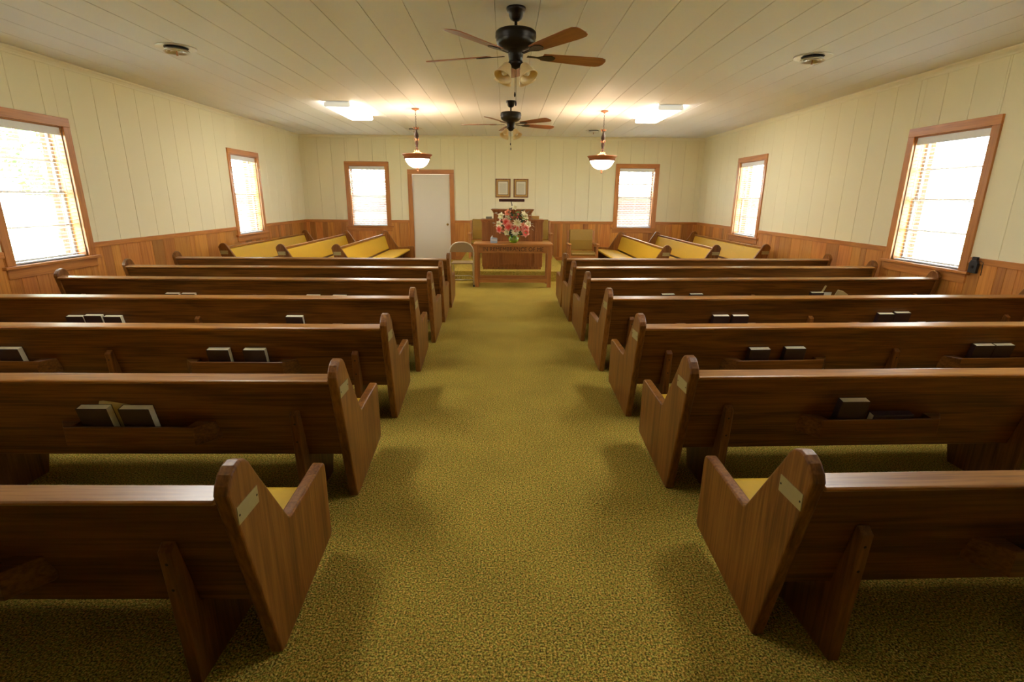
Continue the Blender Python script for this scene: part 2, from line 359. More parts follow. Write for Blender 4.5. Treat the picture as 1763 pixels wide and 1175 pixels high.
# ------------------------------------------------------------------ the setting
floor = tag(obj('floor', box(XL - .1, XR + .1, YF, YB + .1, -0.1, 0), 'carpet'), 'mottled gold and olive carpet covering the whole church floor', 'floor', kind='structure')
ceiling = tag(obj('ceiling', box(XL - .15, XR + .15, YF, YB + .15, HC + 0.012, HC + 0.15), 'ceilgroove'), 'pale ceiling of long planks running away from the viewer', 'ceiling', kind='structure')
x = -0.092 - 0.3632 * 14
k = 0
while x < XR:
    a, b = max(x + 0.002, XL), min(x + 0.3632 - 0.002, XR)
    if b > a + 0.02:
        o = obj('ceiling_plank', box(-(b - a) / 2, (b - a) / 2, YF, YB, 0, 0.014), 'ceil', ceiling, bevel=0.003, seg=1); o.location = ((a + b) / 2, 0, HC)
    x += 0.3632
def wall_slab(name, w, label):
    if w == 'B':
        hs = holes('B') + [(DOOR[0], DOOR[1], -1, DOOR[2])]
        g = join(*[box(a, b, YB, YB + TH, z0, z1) for a, b, z0, z1 in rects(XL - TH, XR + TH, 0, HC + .01, hs)])
    else:
        X0, X1 = (XL - TH, XL) if w == 'L' else (XR, XR + TH)
        g = join(*[box(X0, X1, a, b, z0, z1) for a, b, z0, z1 in rects(YF, YB, 0, HC + .01, holes(w))])
    return tag(obj(name, g, 'groove'), label, 'wall', kind='structure')
WALL = {'L': wall_slab('wall_left', 'L', 'left wall with cream grooved panels above pine wainscot boards'),
        'R': wall_slab('wall_right', 'R', 'right wall with cream grooved panels above pine wainscot boards'),
        'B': wall_slab('wall_back', 'B', 'end wall behind the pulpit with cream panels and pine wainscot')}
tag(obj('wall_front', box(XL - TH, XR + TH, YF - 0.1, YF, 0, HC), 'cream'), 'plain cream wall behind the viewer', 'wall', kind='structure')
for a_, b_ in zip(range(0, 20), range(1, 21)):
    w_ = (XR - XL) / 20
    o = obj('wainscot_board', box(-w_ / 2 + .0012, w_ / 2 - .0012, 0, .016, 0, RAIL), 'pine', bpy.data.objects['wall_front'], bevel=.003, seg=1); o.location = (XL + w_ * (a_ + .5), YF, 0)
PT = 0.011      # panel thickness
def boards(w, name, edges, z0, z1, mat, gap, hs, th):
    for a, b in zip(edges, edges[1:]):
        rs = rects(a + gap, b - gap, z0, z1, hs)
        if not rs: continue
        c = (a + b) / 2
        if w == 'B':
            g = join(*[box(p - c, q - c, -th, 0.001, s, t) for p, q, s, t in rs]); loc = (c, YB, 0)
        elif w == 'L':
            g = join(*[box(-0.001, th, p - c, q - c, s, t) for p, q, s, t in rs]); loc = (XL, c, 0)
        else:
            g = join(*[box(-th, 0.001, p - c, q - c, s, t) for p, q, s, t in rs]); loc = (XR, c, 0)
        o = obj(name, g, mat, WALL[w], bevel=0.003, seg=1); o.location = loc
def steps(lo, hi, st, ph):
    x = ph
    while x > lo: x -= st
    e = [lo]; x += st
    while x < hi - 0.03:
        if x > lo + 0.02: e.append(x)
        x += st
    return e + [hi]
boards('L', 'wall_panel', steps(YF, YB, 0.3925, 5.95), RAIL, HC, 'cream', 0.002, holes('L'), PT)
boards('R', 'wall_panel', steps(YF, YB, 0.389, 5.63), RAIL, HC, 'cream', 0.002, holes('R'), PT)
boards('B', 'wall_panel', steps(XL, XR, 0.345, -1.98), RAIL, HC, 'cream', 0.002, holes('B') + [(DOOR[0], DOOR[1], -1, DOOR[2])], PT)
def rand_edges(lo, hi):
    e = [lo]
    while e[-1] < hi - 0.1: e.append(min(hi, e[-1] + rnd.choice((0.075, 0.1, 0.13, 0.15, 0.18, 0.22, 0.26))))
    e[-1] = hi
    return e
wl = [6.76, 6.92, 7.07, 7.20, 7.46, 7.73, 7.98, 8.25, 8.65, 8.79, 9.15, 9.53, 9.75, 10.05]
boards('L', 'wainscot_board', rand_edges(YF, 6.62) + wl + rand_edges(10.28, YB), 0.0, RAIL, 'pine', 0.0012, holes('L'), 0.016)
boards('R', 'wainscot_board', rand_edges(YF, 5.0) + [5.12, 5.22, 5.40, 5.56, 5.75, 5.98, 6.2, 6.5, 6.72, 6.88, 7.2, 7.31, 7.5, 7.81, 8.13, 8.51, 8.86, 9.14, 9.54] + rand_edges(9.7, YB), 0.0, RAIL, 'pine', 0.0012, holes('R'), 0.016)
boards('B', 'wainscot_board', rand_edges(XL, XR), 0.0, RAIL, 'pine', 0.0012, holes('B') + [(DOOR[0], DOOR[1], -1, DOOR[2])], 0.016)
# chair rail, crown, base
tn = [0]
def trim(g, mat, label):
    tn[0] += 1
    return tag(obj('trim_%d' % tn[0], g, mat, bevel=0.004), label, 'trim', kind='structure')
def segs(lo, hi, cuts):
    out = []; p = lo
    for a, b in sorted(cuts):
        out.append((p, a)); p = b
    out.append((p, hi)); return [q for q in out if q[1] - q[0] > 0.01]
for w in 'LR':
    sg = 1 if w == 'L' else -1; X = XL if w == 'L' else XR; side = 'left' if w == 'L' else 'right'
    cuts = [(a, b) for n, ww, a, b in WIN if ww == w]
    g = join(*[box(min(X, X + sg * .028), max(X, X + sg * .028), a, b, RAIL - .045, RAIL + .02) for a, b in segs(YF, YB - .028, cuts)])
    trim(g, 'trim_y', 'orange-brown wooden chair rail along the %s wall' % side)
    prof = [(X, HC), (X + sg * .055, HC), (X + sg * .05, HC - .014), (X + sg * .030, HC - .032), (X + sg * .018, HC - .052), (X + sg * .016, HC - .075), (X, HC - .075)]
    trim(prism(prof, 'Y', YF, YB - .001), 'creamtrim', 'cream crown moulding along the top of the %s wall' % side)
    o = obj('baseboard_' + side, box(min(X, X + sg * .024), max(X, X + sg * .024), YF, YB - .024, 0, .09), 'trim_y', bevel=0.004); tag(o, 'wooden baseboard along the %s wall' % side, 'baseboard', kind='structure')
cuts = [(a, b) for n, ww, a, b in WIN if ww == 'B'] + [(DOOR[0] - .115, DOOR[1] + .115)]
trim(join(*[box(a, b, YB - .028, YB, RAIL - .045, RAIL + .02) for a, b in segs(XL, XR, cuts)]), 'trim_x', 'orange-brown wooden chair rail across the end wall')
prof = [(YB, HC), (YB - .055, HC), (YB - .05, HC - .014), (YB - .030, HC - .032), (YB - .018, HC - .052), (YB - .016, HC - .075), (YB, HC - .075)]
trim(prism(prof, 'X', XL + .016, XR - .016), 'creamtrim', 'cream crown moulding along the top of the end wall')
o = obj('baseboard_back', join(*[box(a, b, YB - .024, YB, 0, .09) for a, b in segs(XL + .03, XR - .03, [(DOOR[0] - .115, DOOR[1] + .115)])]), 'trim_x', bevel=0.004); tag(o, 'wooden baseboard along the end wall', 'baseboard', kind='structure')

# ------------------------------------------------------------------ windows and blinds (local frame: x along wall, +y into the room)
wl_lab = {1: 'large window on the left wall nearest the viewer', 2: 'window on the left wall nearest the corner', 3: 'window in the end wall left of the white door', 4: 'window in the end wall right of the pulpit', 5: 'window on the right wall nearest the corner', 6: 'large window on the right wall nearest the viewer', 7: 'window on the left wall beside the viewer', 8: 'window on the right wall beside the viewer'}
brick_me = mesh('brick', box(-.0475, .0475, -.052, .052, -.0285, .0285), 'brick')
brick_hd = mesh('brick', box(-.0475, .0475, -.0235, .0235, -.0285, .0285), 'brick')
def blind(n, w, h, tilt, pitch, M, label, cords):
    t = thing('window_blind', label, 'blind', group='white window blinds'); t.matrix_world = M
    obj('headrail', join(box(-w / 2 + .004, w / 2 - .004, -.062, -.012, h - .062, h - .004), box(-w / 2 + .004, w / 2 - .004, -.012, -.004, h - .085, h - .002)), 'white', t, bevel=.002, seg=1)
    sm = mesh('slat', xf(prism([(-.024, -.001), (-.012, .0015), (0, .0026), (.012, .0015), (.024, -.001), (.024, .0008), (.012, .0033), (0, .0044), (-.012, .0033), (-.024, .0008)], 'X', -w / 2 + .008, w / 2 - .008), rot(tilt, 'X')), 'slat')
    z = 0.045
    while z < h - .09:
        s = obj('slat', None, None, t, me=sm); s.location = (0, -.037, z); z += pitch
    obj('bottom_rail', box(-w / 2 + .008, w / 2 - .008, -.062, -.012, .004, .020), 'slat', t, bevel=.003)
    for c in cords:
        for y in (-.063, -.011):
            obj('ladder_cord', tube([(c * w, y, .01), (c * w, y, h - .06)], .0012, 5), 'slat', t)
    obj('tilt_wand', tube([(w * .40 * (-1 if n in (4, 1) else 1), -.004, h - .09), (w * .40 * (-1 if n in (4, 1) else 1), .004, h - .75)], .004, 6), 'white', t, smooth=True)
for n, w, a0, a1 in WIN:
    c = (a0 + a1) / 2; half = (a1 - a0) / 2; ow = half - CW     # half opening width
    if w == 'L': M = tr(XL, c, 0) @ rot(-PI / 2, 'Z')      # local +y -> +x
    elif w == 'R': M = tr(XR, c, 0) @ rot(PI / 2, 'Z')
    else: M = tr(c, YB, 0) @ rot(PI, 'Z')
    wn = thing('window_%d' % n, 'wood-trimmed ' + wl_lab[n], 'window', kind='structure'); wn.matrix_world = M
    ZO = ZT - CW
    for s in (-1, 1):
        obj('casing', box(min(s * ow, s * half), max(s * ow, s * half), 0, .034, ZS, ZO), 'trim_z', wn, bevel=.004)
    obj('casing', box(-half, half, 0, .036, ZO, ZT), 'trim_x', wn, bevel=.004)
    obj('stool', box(-half - .05, half + .05, -TH + .03, .062, ZS - .032, ZS), 'trim_x', wn, bevel=.006)
    obj('apron', box(-half - .01, half + .01, 0, .030, ZS - .135, ZS - .033), 'trim_x', wn, bevel=.004)
    for s in (-1, 1): obj('jamb', box(min(s * ow, s * (ow - .012)), max(s * ow, s * (ow - .012)), -TH - .02, 0, ZS, ZO), 'trim_z', wn)
    obj('head_jamb', box(-ow, ow, -TH - .02, 0, ZO - .012, ZO), 'trim_x', wn)
    iw = ow - .012; zm = (ZS + ZO) / 2
    for k, (z0, z1, yy) in enumerate(((ZS, zm + .02, -.105), (zm - .02, ZO - .012, -.135))):
        fr = obj('sash', join(box(-iw, -iw + .032, yy - .028, yy, z0, z1), box(iw - .032, iw, yy - .028, yy, z0, z1), box(-iw + .032, iw - .032, yy - .028, yy, z0, z0 + .036), box(-iw + .032, iw - .032, yy - .028, yy, z1 - .036, z1)), 'sash', wn)
        zc = (z0 + z1) / 2
        obj('muntin', box(-iw + .032, iw - .032, yy - .022, yy - .004, zc - .014, zc + .014), 'sash', fr)
        for p0, p1 in ((z0 + .036, zc - .014), (zc + .014, z1 - .036)):
            obj('pane', box(-iw + .032, iw - .032, yy - .016, yy - .013, p0, p1), 'glass', fr)
    # brick reveal outside
    rv = obj('brick_reveal', join(*[box(min(s * (ow + .006), s * (ow + .3)), max(s * (ow + .006), s * (ow + .3)), -TH - .135, -TH - .02, ZS - .3, ZO + .3) for s in (-1, 1)], box(-ow - .006, ow + .006, -TH - .135, -TH - .021, ZS - .3, ZS - .05)), 'mortar', wn)
    z = ZS - .02; i = 0
    while z < ZO:
        for s in (-1, 1):
            if i % 2 == 0: o = obj('brick', None, None, wn, me=brick_me); o.location = (s * (ow + .048), -TH - .082, z)
            else:
                for yy in (-.0535, -.1105): o = obj('brick', None, None, wn, me=brick_hd); o.location = (s * (ow + .048), -TH - yy * -1, z)
        z += .0667; i += 1
    # daylight portal filling the opening
    ld = bpy.data.lights.new('daylight_portal', 'AREA'); ld.shape = 'RECTANGLE'; ld.size = 2 * ow; ld.size_y = ZO - ZS; ld.cycles.is_portal = True
    lo = bpy.data.objects.new('daylight_portal', ld); COL.objects.link(lo)
    lo.matrix_world = M @ tr(0, -TH - .03, (ZO + ZS) / 2) @ rot(-PI / 2, 'X') @ rot(PI, 'X') @ rot(PI, 'X')
    tilt = {1: 0.10, 2: 0.30, 3: 0.62, 4: 0.22, 5: 0.08, 6: 0.05, 7: 0.75, 8: 0.75}[n]
    bl = {1: 'white slatted blind in the large left window nearest the viewer', 2: 'white slatted blind in the left wall window near the corner', 3: 'half-closed white blind in the end window left of the white door',
          4: 'open white blind in the end window with brick showing behind it', 5: 'white slatted blind in the right wall window near the corner', 6: 'open white blind in the large right window nearest the viewer', 7: 'white slatted blind in the left window beside the viewer', 8: 'white slatted blind in the right window beside the viewer'}[n]
    blind(n, 2 * iw, ZO - .012 - ZS, tilt, .0435, M @ tr(0, 0, ZS), bl, (-.36, 0.0, .36))

# ------------------------------------------------------------------ door
d = thing('door_1', 'white flush door with brass knob in the end wall left of the pulpit', 'door', kind='structure')
obj('door_leaf', box(DOOR[0] + .004, DOOR[1] - .004, YB - .01, YB + .035, .012, DOOR[2] - .004), 'door', d, bevel=.002, seg=1)
for s, xx in ((-1, DOOR[0]), (1, DOOR[1])):
    obj('casing', box(min(xx, xx + s * .115), max(xx, xx + s * .115), YB - .036, YB, 0, DOOR[2]), 'trim_z', d, bevel=.004)
obj('casing', box(DOOR[0] - .115, DOOR[1] + .115, YB - .038, YB, DOOR[2], DOOR[2] + .115), 'trim_x', d, bevel=.004)
kn = obj('door_knob', xf(lathe([(.0, .0), (.030, .0), (.030, .006), (.012, .010), (.010, .028), (.022, .036), (.028, .048), (.024, .060), (.0, .066)], 20), tr(DOOR[1] - .075, YB - .011, .915) @ rot(PI / 2, 'X')), 'brass', d, smooth=True)

# ------------------------------------------------------------------ platform
PX0, PX1, PY0, PY1, PZ = -1.02, 1.21, 10.16, 12.9, 0.205
pf = tag(obj('pulpit_platform', box(PX0, PX1, PY0, YB - .03, 0.0, PZ), 'carpet', bevel=.012), 'low carpeted platform step under the pulpit', 'platform', kind='structure')

# ------------------------------------------------------------------ pews
def arc(c, r, a0, a1, n): return [(c[0] + r * math.cos(a0 + (a1 - a0) * i / n), c[1] + r * math.sin(a0 + (a1 - a0) * i / n)) for i in range(n + 1)]
END = [(0, 0), (.045, 0), (.565, .082), (.575, .10), (.572, .40), (.570, .44)] + [(.562, .456), (.548, .465), (.53, .466)] + \
      [(.215, .443), (.192, .443), (.176, .452), (.160, .475), (-.012, .748), (-.040, .796), (-.062, .818), (-.088, .828), (-.118, .824), (-.145, .808), (-.168, .782), (-.179, .756)]
def backy(z): return -.235 * z           # rear face line of the pew back
TB = 0.024
def pew(label, aisle, yf, s, length, rz, group, rz_extra=0.0, racks=True, choir=False, plaque_out=True):
    t = thing('church_pew' if not choir else 'choir_pew', label, 'pew', (aisle, yf, 0), rz, group)
    e = 0.048; Lg = length
    X = lambda u: s * u
    def bx(u0, u1, y0, y1, z0, z1): return box(min(X(u0), X(u1)), max(X(u0), X(u1)), y0, y1, z0, z1)
    def pz(poly, u0, u1): return prism(poly, 'X', min(X(u0), X(u1)), max(X(u0), X(u1)))
    for k, (u0, u1) in enumerate(((0, e), (Lg - e, Lg))):
        p = obj('end_panel', pz(END, u0, u1), 'pew_z', t, bevel=.009, seg=3)
        if k == 0 and plaque_out:
            q = obj('plaque', bx(-.0025, .001, -.150, -.022, .640, .700), 'brassplate', p); q['label'] = 'small brass-coloured memorial plate'
            for yy in (-.141, -.031): obj('screw', bx(-.0035, -.002, yy - .003, yy + .003, .667, .673), 'dark', q)
    zb, zt = .285, .725
    ob = .001
    bk = [(backy(zb) + .012, zb), (backy(zt) + .012, zt), (backy(zt) + .012 + TB, zt), (backy(zb) + .012 + TB, zb)]
    obj('backrest', pz(bk, e - .004, Lg - e + .004), 'pew_x', t, bevel=.003, seg=1)
    obj('top_rail', pz([(-.164, .722), (-.180, .728), (-.187, .734), (-.187, .740), (-.180, .7445), (-.112, .7555), (-.106, .750), (-.112, .715), (-.155, .715)], e - .004, Lg - e + .004), 'rail', t, bevel=.003)
    bc = [(backy(zb + .12) + .012 + TB, zb + .12), (backy(.712) + .012 + TB, .712), (backy(.712) + .012 + TB + .020, .706), (backy(zb + .12) + .012 + TB + .030, zb + .12)]
    obj('back_cushion', pz(bc, e + .002, Lg - e - .002), 'yellow', t, bevel=.010, seg=3)
    obj('seat_board', pz([(-.04, .300), (.43, .335), (.43, .355), (-.04, .320)], e - .004, Lg - e + .004), 'pew_x', t)
    obj('seat_cushion', pz([(-.02, .322), (.435, .356), (.465, .362), (.472, .378), (.462, .396), (.43, .404), (.30, .402), (.05, .385), (-.03, .372)], e + .002, Lg - e - .002), 'yellow', t, bevel=.005)
    for u in (.24, 1.93, Lg - .24):
        poly = [(backy(.565) + .008, .565), (backy(.565) + .012, .565), (backy(.285) + .012, .285), (.35, .33), (.34, .30), (.26, .0), (-.122, .0), (backy(.565) - .020, .545)]
        b_ = obj('support_brace', pz(poly, u - .021, u + .021), 'pew_dark', t, bevel=.003, seg=1)
        if not choir:
            for zz in (.50, .40):
                yy = -.122 + (backy(.565) - .020 + .122) * zz / .545
                obj('screw_hole', xf(lathe([(0, -.002), (.0055, -.002), (.0055, .0), (.0, .0005)], 8), tr(X(u), yy, zz) @ rot(PI / 2 + .06, 'X')), 'dark', b_)
    if racks:
        for u0 in (.64, 2.31):
            if u0 + .8 > Lg - .1: continue
            u1 = u0 + .80; zt_, zb_ = .498, .398
            yb0 = backy(.45) + .012; yf0 = yb0 - .092
            r = obj('book_rack', join(bx(u0 + .085, u1 - .085, yf0, yf0 + .016, zb_, zt_), bx(u0 + .1, u1 - .1, yf0 + .016, yb0 + .01, zb_ + .004, zb_ + .016)), 'pew_x', t, bevel=.002, seg=1)
            for sg, ua, ub in ((1, u0, u0 + .085), (-1, u1, u1 - .085)):
                quad = [(X(ua), yb0 + .006), (X(ub), yf0), (X(ub + sg * .035), yf0 + .016), (X(ua + sg * .105), yb0 + .006)]
                quad2 = [(X(ua + sg * .0), yb0 + .006), (X(ub), yf0), (X(ub + sg * .035), yf0 + .016), (X(ua + sg * .11), yb0 + .006)]
                obj('end_block', prism(quad2, 'Z', zb_, zt_), 'pew_x', r, bevel=.002, seg=1)
    return t
XA_L = [-.80, -.808, -.80, -.795, -.785, -.79, -.793]; YA_L = [1.505, 2.525, 3.565, 4.63, 5.64, 6.64, 7.58]; RZ_L = [0, 0, 0, .4, -.9, 0, 0]
XA_R = [.945, .926, .922, .909, .882, .855, .848]; YA_R = [1.575, 2.60, 3.60, 4.66, 5.73, 6.72, 7.68]; RZ_R = [1.6, 1.8, 2.6, 2.8, 3.6, 3.6, 2.0]
LEN_L = [3.95, 3.95, 3.95, 3.97, 4.03, 3.97, 3.93]; LEN_R = [4.06, 4.06, 4.08, 4.11, 4.13, 4.12, 4.03]
ORD = ['nearest the viewer', 'second row from the viewer', 'third row from the viewer', 'fourth row from the viewer', 'fifth row from the viewer', 'sixth row from the viewer', 'front row farthest from the viewer']
PEW = {}
for i in range(7):
    PEW['L%d' % (i + 1)] = pew('long brown oak pew left of the aisle, ' + ORD[i], XA_L[i], YA_L[i], -1, LEN_L[i], math.radians(RZ_L[i]), 'oak pews in two banks facing the pulpit')
    PEW['R%d' % (i + 1)] = pew('long brown oak pew right of the aisle, ' + ORD[i], XA_R[i], YA_R[i], 1, LEN_R[i], math.radians(RZ_R[i]), 'oak pews in two banks facing the pulpit')
# choir pews face the middle: local +y (front) -> +x on the left, -x on the right
CH = [(-4.68, 8.87, 'L', 'gold upholstered choir pew against the left wall under the window'), (-3.67, 8.77, 'L', 'gold upholstered choir pew on the left, middle of its three'), (-2.75, 8.80, 'L', 'gold upholstered choir pew on the left nearest the white door'),
      (2.73, 9.02, 'R', 'gold upholstered choir pew on the right nearest the olive armchair'), (3.67, 9.2, 'R', 'gold upholstered choir pew on the right, middle of its three'), (4.66, 9.4, 'R', 'gold upholstered choir pew against the right wall under the window')]
for xx, yy, sd, lb in CH:
    if sd == 'L': pew(lb, xx, yy, -1, 3.75, -PI / 2, 'gold choir pews facing the middle', racks=False, choir=True)
    else: pew(lb, xx, yy, 1, 3.75, PI / 2, 'gold choir pews facing the middle', racks=False, choir=True)

# ------------------------------------------------------------------ books in the racks
BT = math.atan(.235)
def book(label, row, xc, zt=.592, w=.150, th=.042, h=.195, cover='cover', rx=None, roll=0.0, name='hymnal', dy=0.0):
    p = PEW[row]; yo = p.location.y + (xc - p.location.x) * math.tan(p.rotation_euler.z)
    zb = .4155; h = (zt - zb) / math.cos(BT)
    t = thing(name, label, 'book', (0, 0, 0), 0, 'dark books standing in the pew racks')
    # stands on the rack floor, leaning on the pew back; local: x width, y thickness (towards viewer negative), z height
    yback = yo + backy(zb) + .010 - dy
    t.matrix_world = tr(xc, yback - .0015, zb) @ rot(p.rotation_euler.z, 'Z') @ rot(BT, 'X') @ rot(roll, 'Y')
    hw = w / 2; c = .003
    obj('cover', join(box(-hw, hw, -c, 0, 0, h), box(-hw, hw, -th, -th + c, 0, h), box(-hw, -hw + .004, -th + c, -c, 0, h)), cover, t, bevel=.0012, seg=1)
    obj('pages', box(-hw + .004, hw - .002, -th + c, -c, .002, h - .0015), 'pages', t)
BK = [('L2', -2.020, 'left dark hymnal in the rack of the second pew on the left', .600), ('L2', -1.816, 'right dark hymnal in the rack of the second pew on the left', .598),
      ('L3', -1.969, 'dark hymnal, left of the pair nearest the aisle on the third pew on the left', .59), ('L3', -1.722, 'dark hymnal, right of the pair nearest the aisle on the third pew on the left', .59), ('L3', -3.39, 'dark hymnal at the left picture edge on the third pew on the left', .59),
      ('L4', -3.777, 'leftmost dark hymnal of three together on the fourth pew on the left', .575), ('L4', -3.617, 'middle dark hymnal of three together on the fourth pew on the left', .585), ('L4', -3.453, 'rightmost dark hymnal of three together on the fourth pew on the left', .575), ('L4', -1.866, 'single dark hymnal nearest the aisle on the fourth pew on the left', .58),
      ('L5', -3.59, 'leftmost hymnal top showing over the fourth pew on the left', .585), ('L5', -3.417, 'second hymnal top from the left showing over the fourth pew on the left', .585), ('L5', -2.073, 'third hymnal top from the left showing over the fourth pew on the left', .575), ('L5', -1.788, 'hymnal top nearest the aisle showing over the fourth pew on the left', .575),
      ('R2', 1.823, 'dark hymnal standing upright in the rack of the second pew on the right', .605),
      ('R3', 1.816, 'dark hymnal nearest the aisle on the third pew on the right', .585), ('R3', 2.075, 'second dark hymnal from the aisle on the third pew on the right', .59), ('R3', 3.498, 'third dark hymnal from the aisle on the third pew on the right', .60), ('R3', 3.652, 'dark hymnal at the right picture edge on the third pew on the right', .60),
      ('R4', 1.974, 'dark hymnal nearest the aisle on the fourth pew on the right', .585), ('R4', 2.157, 'second dark hymnal from the aisle on the fourth pew on the right', .585), ('R4', 3.548, 'third dark hymnal from the aisle on the fourth pew on the right', .595), ('R4', 3.708, 'dark hymnal farthest from the aisle on the fourth pew on the right', .605),
      ('R5', 1.818, 'hymnal top nearest the aisle showing over the fourth pew on the right', .585), ('R5', 2.143, 'second hymnal top from the aisle showing over the fourth pew on the right', .585), ('R5', 3.555, 'hymnal top beside the tan papers showing over the fourth pew on the right', .595)]
for r, xc, lb, zt in BK: book(lb, r, xc, zt)
# lying book in the R2 rack
p = PEW['R2']; yo = p.location.y + (2.02 - p.location.x) * math.tan(p.rotation_euler.z)
t = thing('thin_book', 'plum coloured book lying on its side in the second right pew rack', 'book', group='dark books standing in the pew racks')
t.matrix_world = tr(2.04, yo + backy(.42) - .008, .416) @ rot(p.rotation_euler.z, 'Z') @ rot(BT, 'X')
obj('cover', join(box(-.11, .11, -.003, 0, 0, .115), box(-.11, .11, -.042, -.039, 0, .115), box(-.11, .11, -.039, -.003, .112, .115)), 'covernavy', t, bevel=.001, seg=1)
obj('pages', box(-.106, .106, -.039, -.003, .003, .112), 'pages', t)
# cream hand fan behind the L2 books
p = PEW['L2']
fo = obj('hand_fan', xf(prism([(-.11, -.09), (.10, -.09), (.115, .03), (.108, .045), (-.085, .083), (-.105, .08), (-.113, .065)], 'Y', -.003, 0), tr(-1.895, p.location.y + backy(.54) + .0116, .540) @ rot(BT, 'X')), 'tanpaper', bevel=.001, seg=1)
tag(fo, 'cream cardboard fan tucked behind the hymnals of the second left pew', 'fan')
# papers on R5
p = PEW['R5']
def yrow(xc): return p.location.y + (xc - p.location.x) * math.tan(p.rotation_euler.z)
t = obj('folded_paper', xf(prism([(-.075, -.11), (.075, -.11), (.085, .045), (.02, .075), (-.05, .085)], 'Y', -.018, 0), tr(3.85, yrow(3.85) + backy(.52) + .004, .530) @ rot(BT, 'X') @ rot(.12, 'Y')), 'tanpaper', bevel=.002, seg=1)
tag(t, 'folded tan papers in the rack of the fifth pew on the right', 'paper')
t = obj('wooden_stick', xf(box(-.012, .012, -.004, 0, -.05, .15), tr(3.615, yrow(3.615) + backy(.52) + .007, .525) @ rot(BT, 'X') @ rot(.25, 'Y')), 'tanpaper', bevel=.001, seg=1)
tag(t, 'thin tan wooden stick poking up in the rack of the fifth right pew', 'stick')
t = obj('white_leaflet', xf(box(-.06, .05, -.003, 0, -.09, .07), tr(3.69, yrow(3.69) + backy(.52) - .002, .520) @ rot(BT, 'X')), 'whitepaper', bevel=.0008, seg=1)
tag(t, 'white leaflet between the hymnal and tan papers, fifth right pew', 'leaflet')

# ------------------------------------------------------------------ communion table
TX0, TX1, TY0, TY1, TZ = -.575, .872, 9.43, 9.98, .80
t = thing('communion_table', 'brown wooden communion table with carved lettering in front of the pulpit', 'table', ((TX0 + TX1) / 2, (TY0 + TY1) / 2, 0))
hw = (TX1 - TX0) / 2; hd = (TY1 - TY0) / 2
obj('tabletop', box(-hw, hw, -hd, hd, TZ - .035, TZ), 'table_x', t, bevel=.008, seg=3)
LW = .075; li = hw - .02
for sx in (-1, 1):
    for sy in (-1, 1):
        xx, yy = sx * (li - LW / 2), sy * (hd - .02 - LW / 2)
        obj('leg', box(xx - LW / 2, xx + LW / 2, yy - LW / 2, yy + LW / 2, 0, TZ - .036), 'table_z', t, bevel=.004)
ap = obj('apron', box(-li + LW, li - LW, -hd + .032, -hd + .055, TZ - .172, TZ - .036), 'table_x', t, bevel=.002)
obj('apron', box(-li + LW, li - LW, hd - .055, hd - .032, TZ - .172, TZ - .036), 'table_x', t, bevel=.002)
for sx in (-1, 1): obj('side_apron', box(sx * (li - .05) - .011, sx * (li - .05) + .011, -hd + .1, hd - .1, TZ - .172, TZ - .036), 'table_x', t)
obj('stretcher', box(-li + LW, li - LW, -hd + .035, -hd + .07, .085, .155), 'table_x', t, bevel=.003)
obj('stretcher', box(-li + LW, li - LW, hd - .07, hd - .035, .085, .155), 'table_x', t, bevel=.003)
fc = bpy.data.curves.new('lettering', 'FONT'); fc.body = 'IN REMEMBRANCE OF ME'; fc.size = .105; fc.extrude = .002; fc.align_x = 'CENTER'; fc.align_y = 'CENTER'; fc.space_character = 1.05
fo = bpy.data.objects.new('lettering_tmp', fc); COL.objects.link(fo)
bpy.context.view_layer.update()
me = bpy.data.meshes.new_from_object(fo.evaluated_get(bpy.context.evaluated_depsgraph_get()))
bpy.data.objects.remove(fo, do_unlink=True)
xs = [v.co.x for v in me.vertices]; wd = max(xs) - min(xs)
for v in me.vertices: v.co.x *= 1.10 / wd
me.materials.clear(); me.materials.append(MAT['letter'])
bm = bmesh.new(); bm.from_mesh(me); bm.verts.ensure_lookup_table(); seen = set(); isl = []
for v0 in bm.verts:                      # one object for each carved letter
    if v0.index in seen: continue
    st = [v0]; grp = []; seen.add(v0.index)
    while st:
        v = st.pop(); grp.append(v)
        for e_ in v.link_edges:
            w_ = e_.other_vert(v)
            if w_.index not in seen: seen.add(w_.index); st.append(w_)
    isl.append(grp)
boxes = [(min(v.co.x for v in g), max(v.co.x for v in g), g) for g in isl]
boxes.sort(key=lambda q: q[0]); merged = []
for b0, b1, g in boxes:
    if merged and b0 < merged[-1][1] - .004: merged[-1] = (merged[-1][0], max(b1, merged[-1][1]), merged[-1][2] + g)
    else: merged.append((b0, b1, g))
for b0, b1, g in merged:
    ids = {v.index: i for i, v in enumerate(g)}; c = (b0 + b1) / 2
    fs = {f for v in g for f in v.link_faces}
    o = obj('carved_letter', ([(v.co.x - c, v.co.y, v.co.z) for v in g], [tuple(ids[v.index] for v in f.verts) for f in fs]), 'letter', ap)
    o.location = (c, -hd + .0315, TZ - .106); o.rotation_euler = (PI / 2, 0, 0)
bm.free()

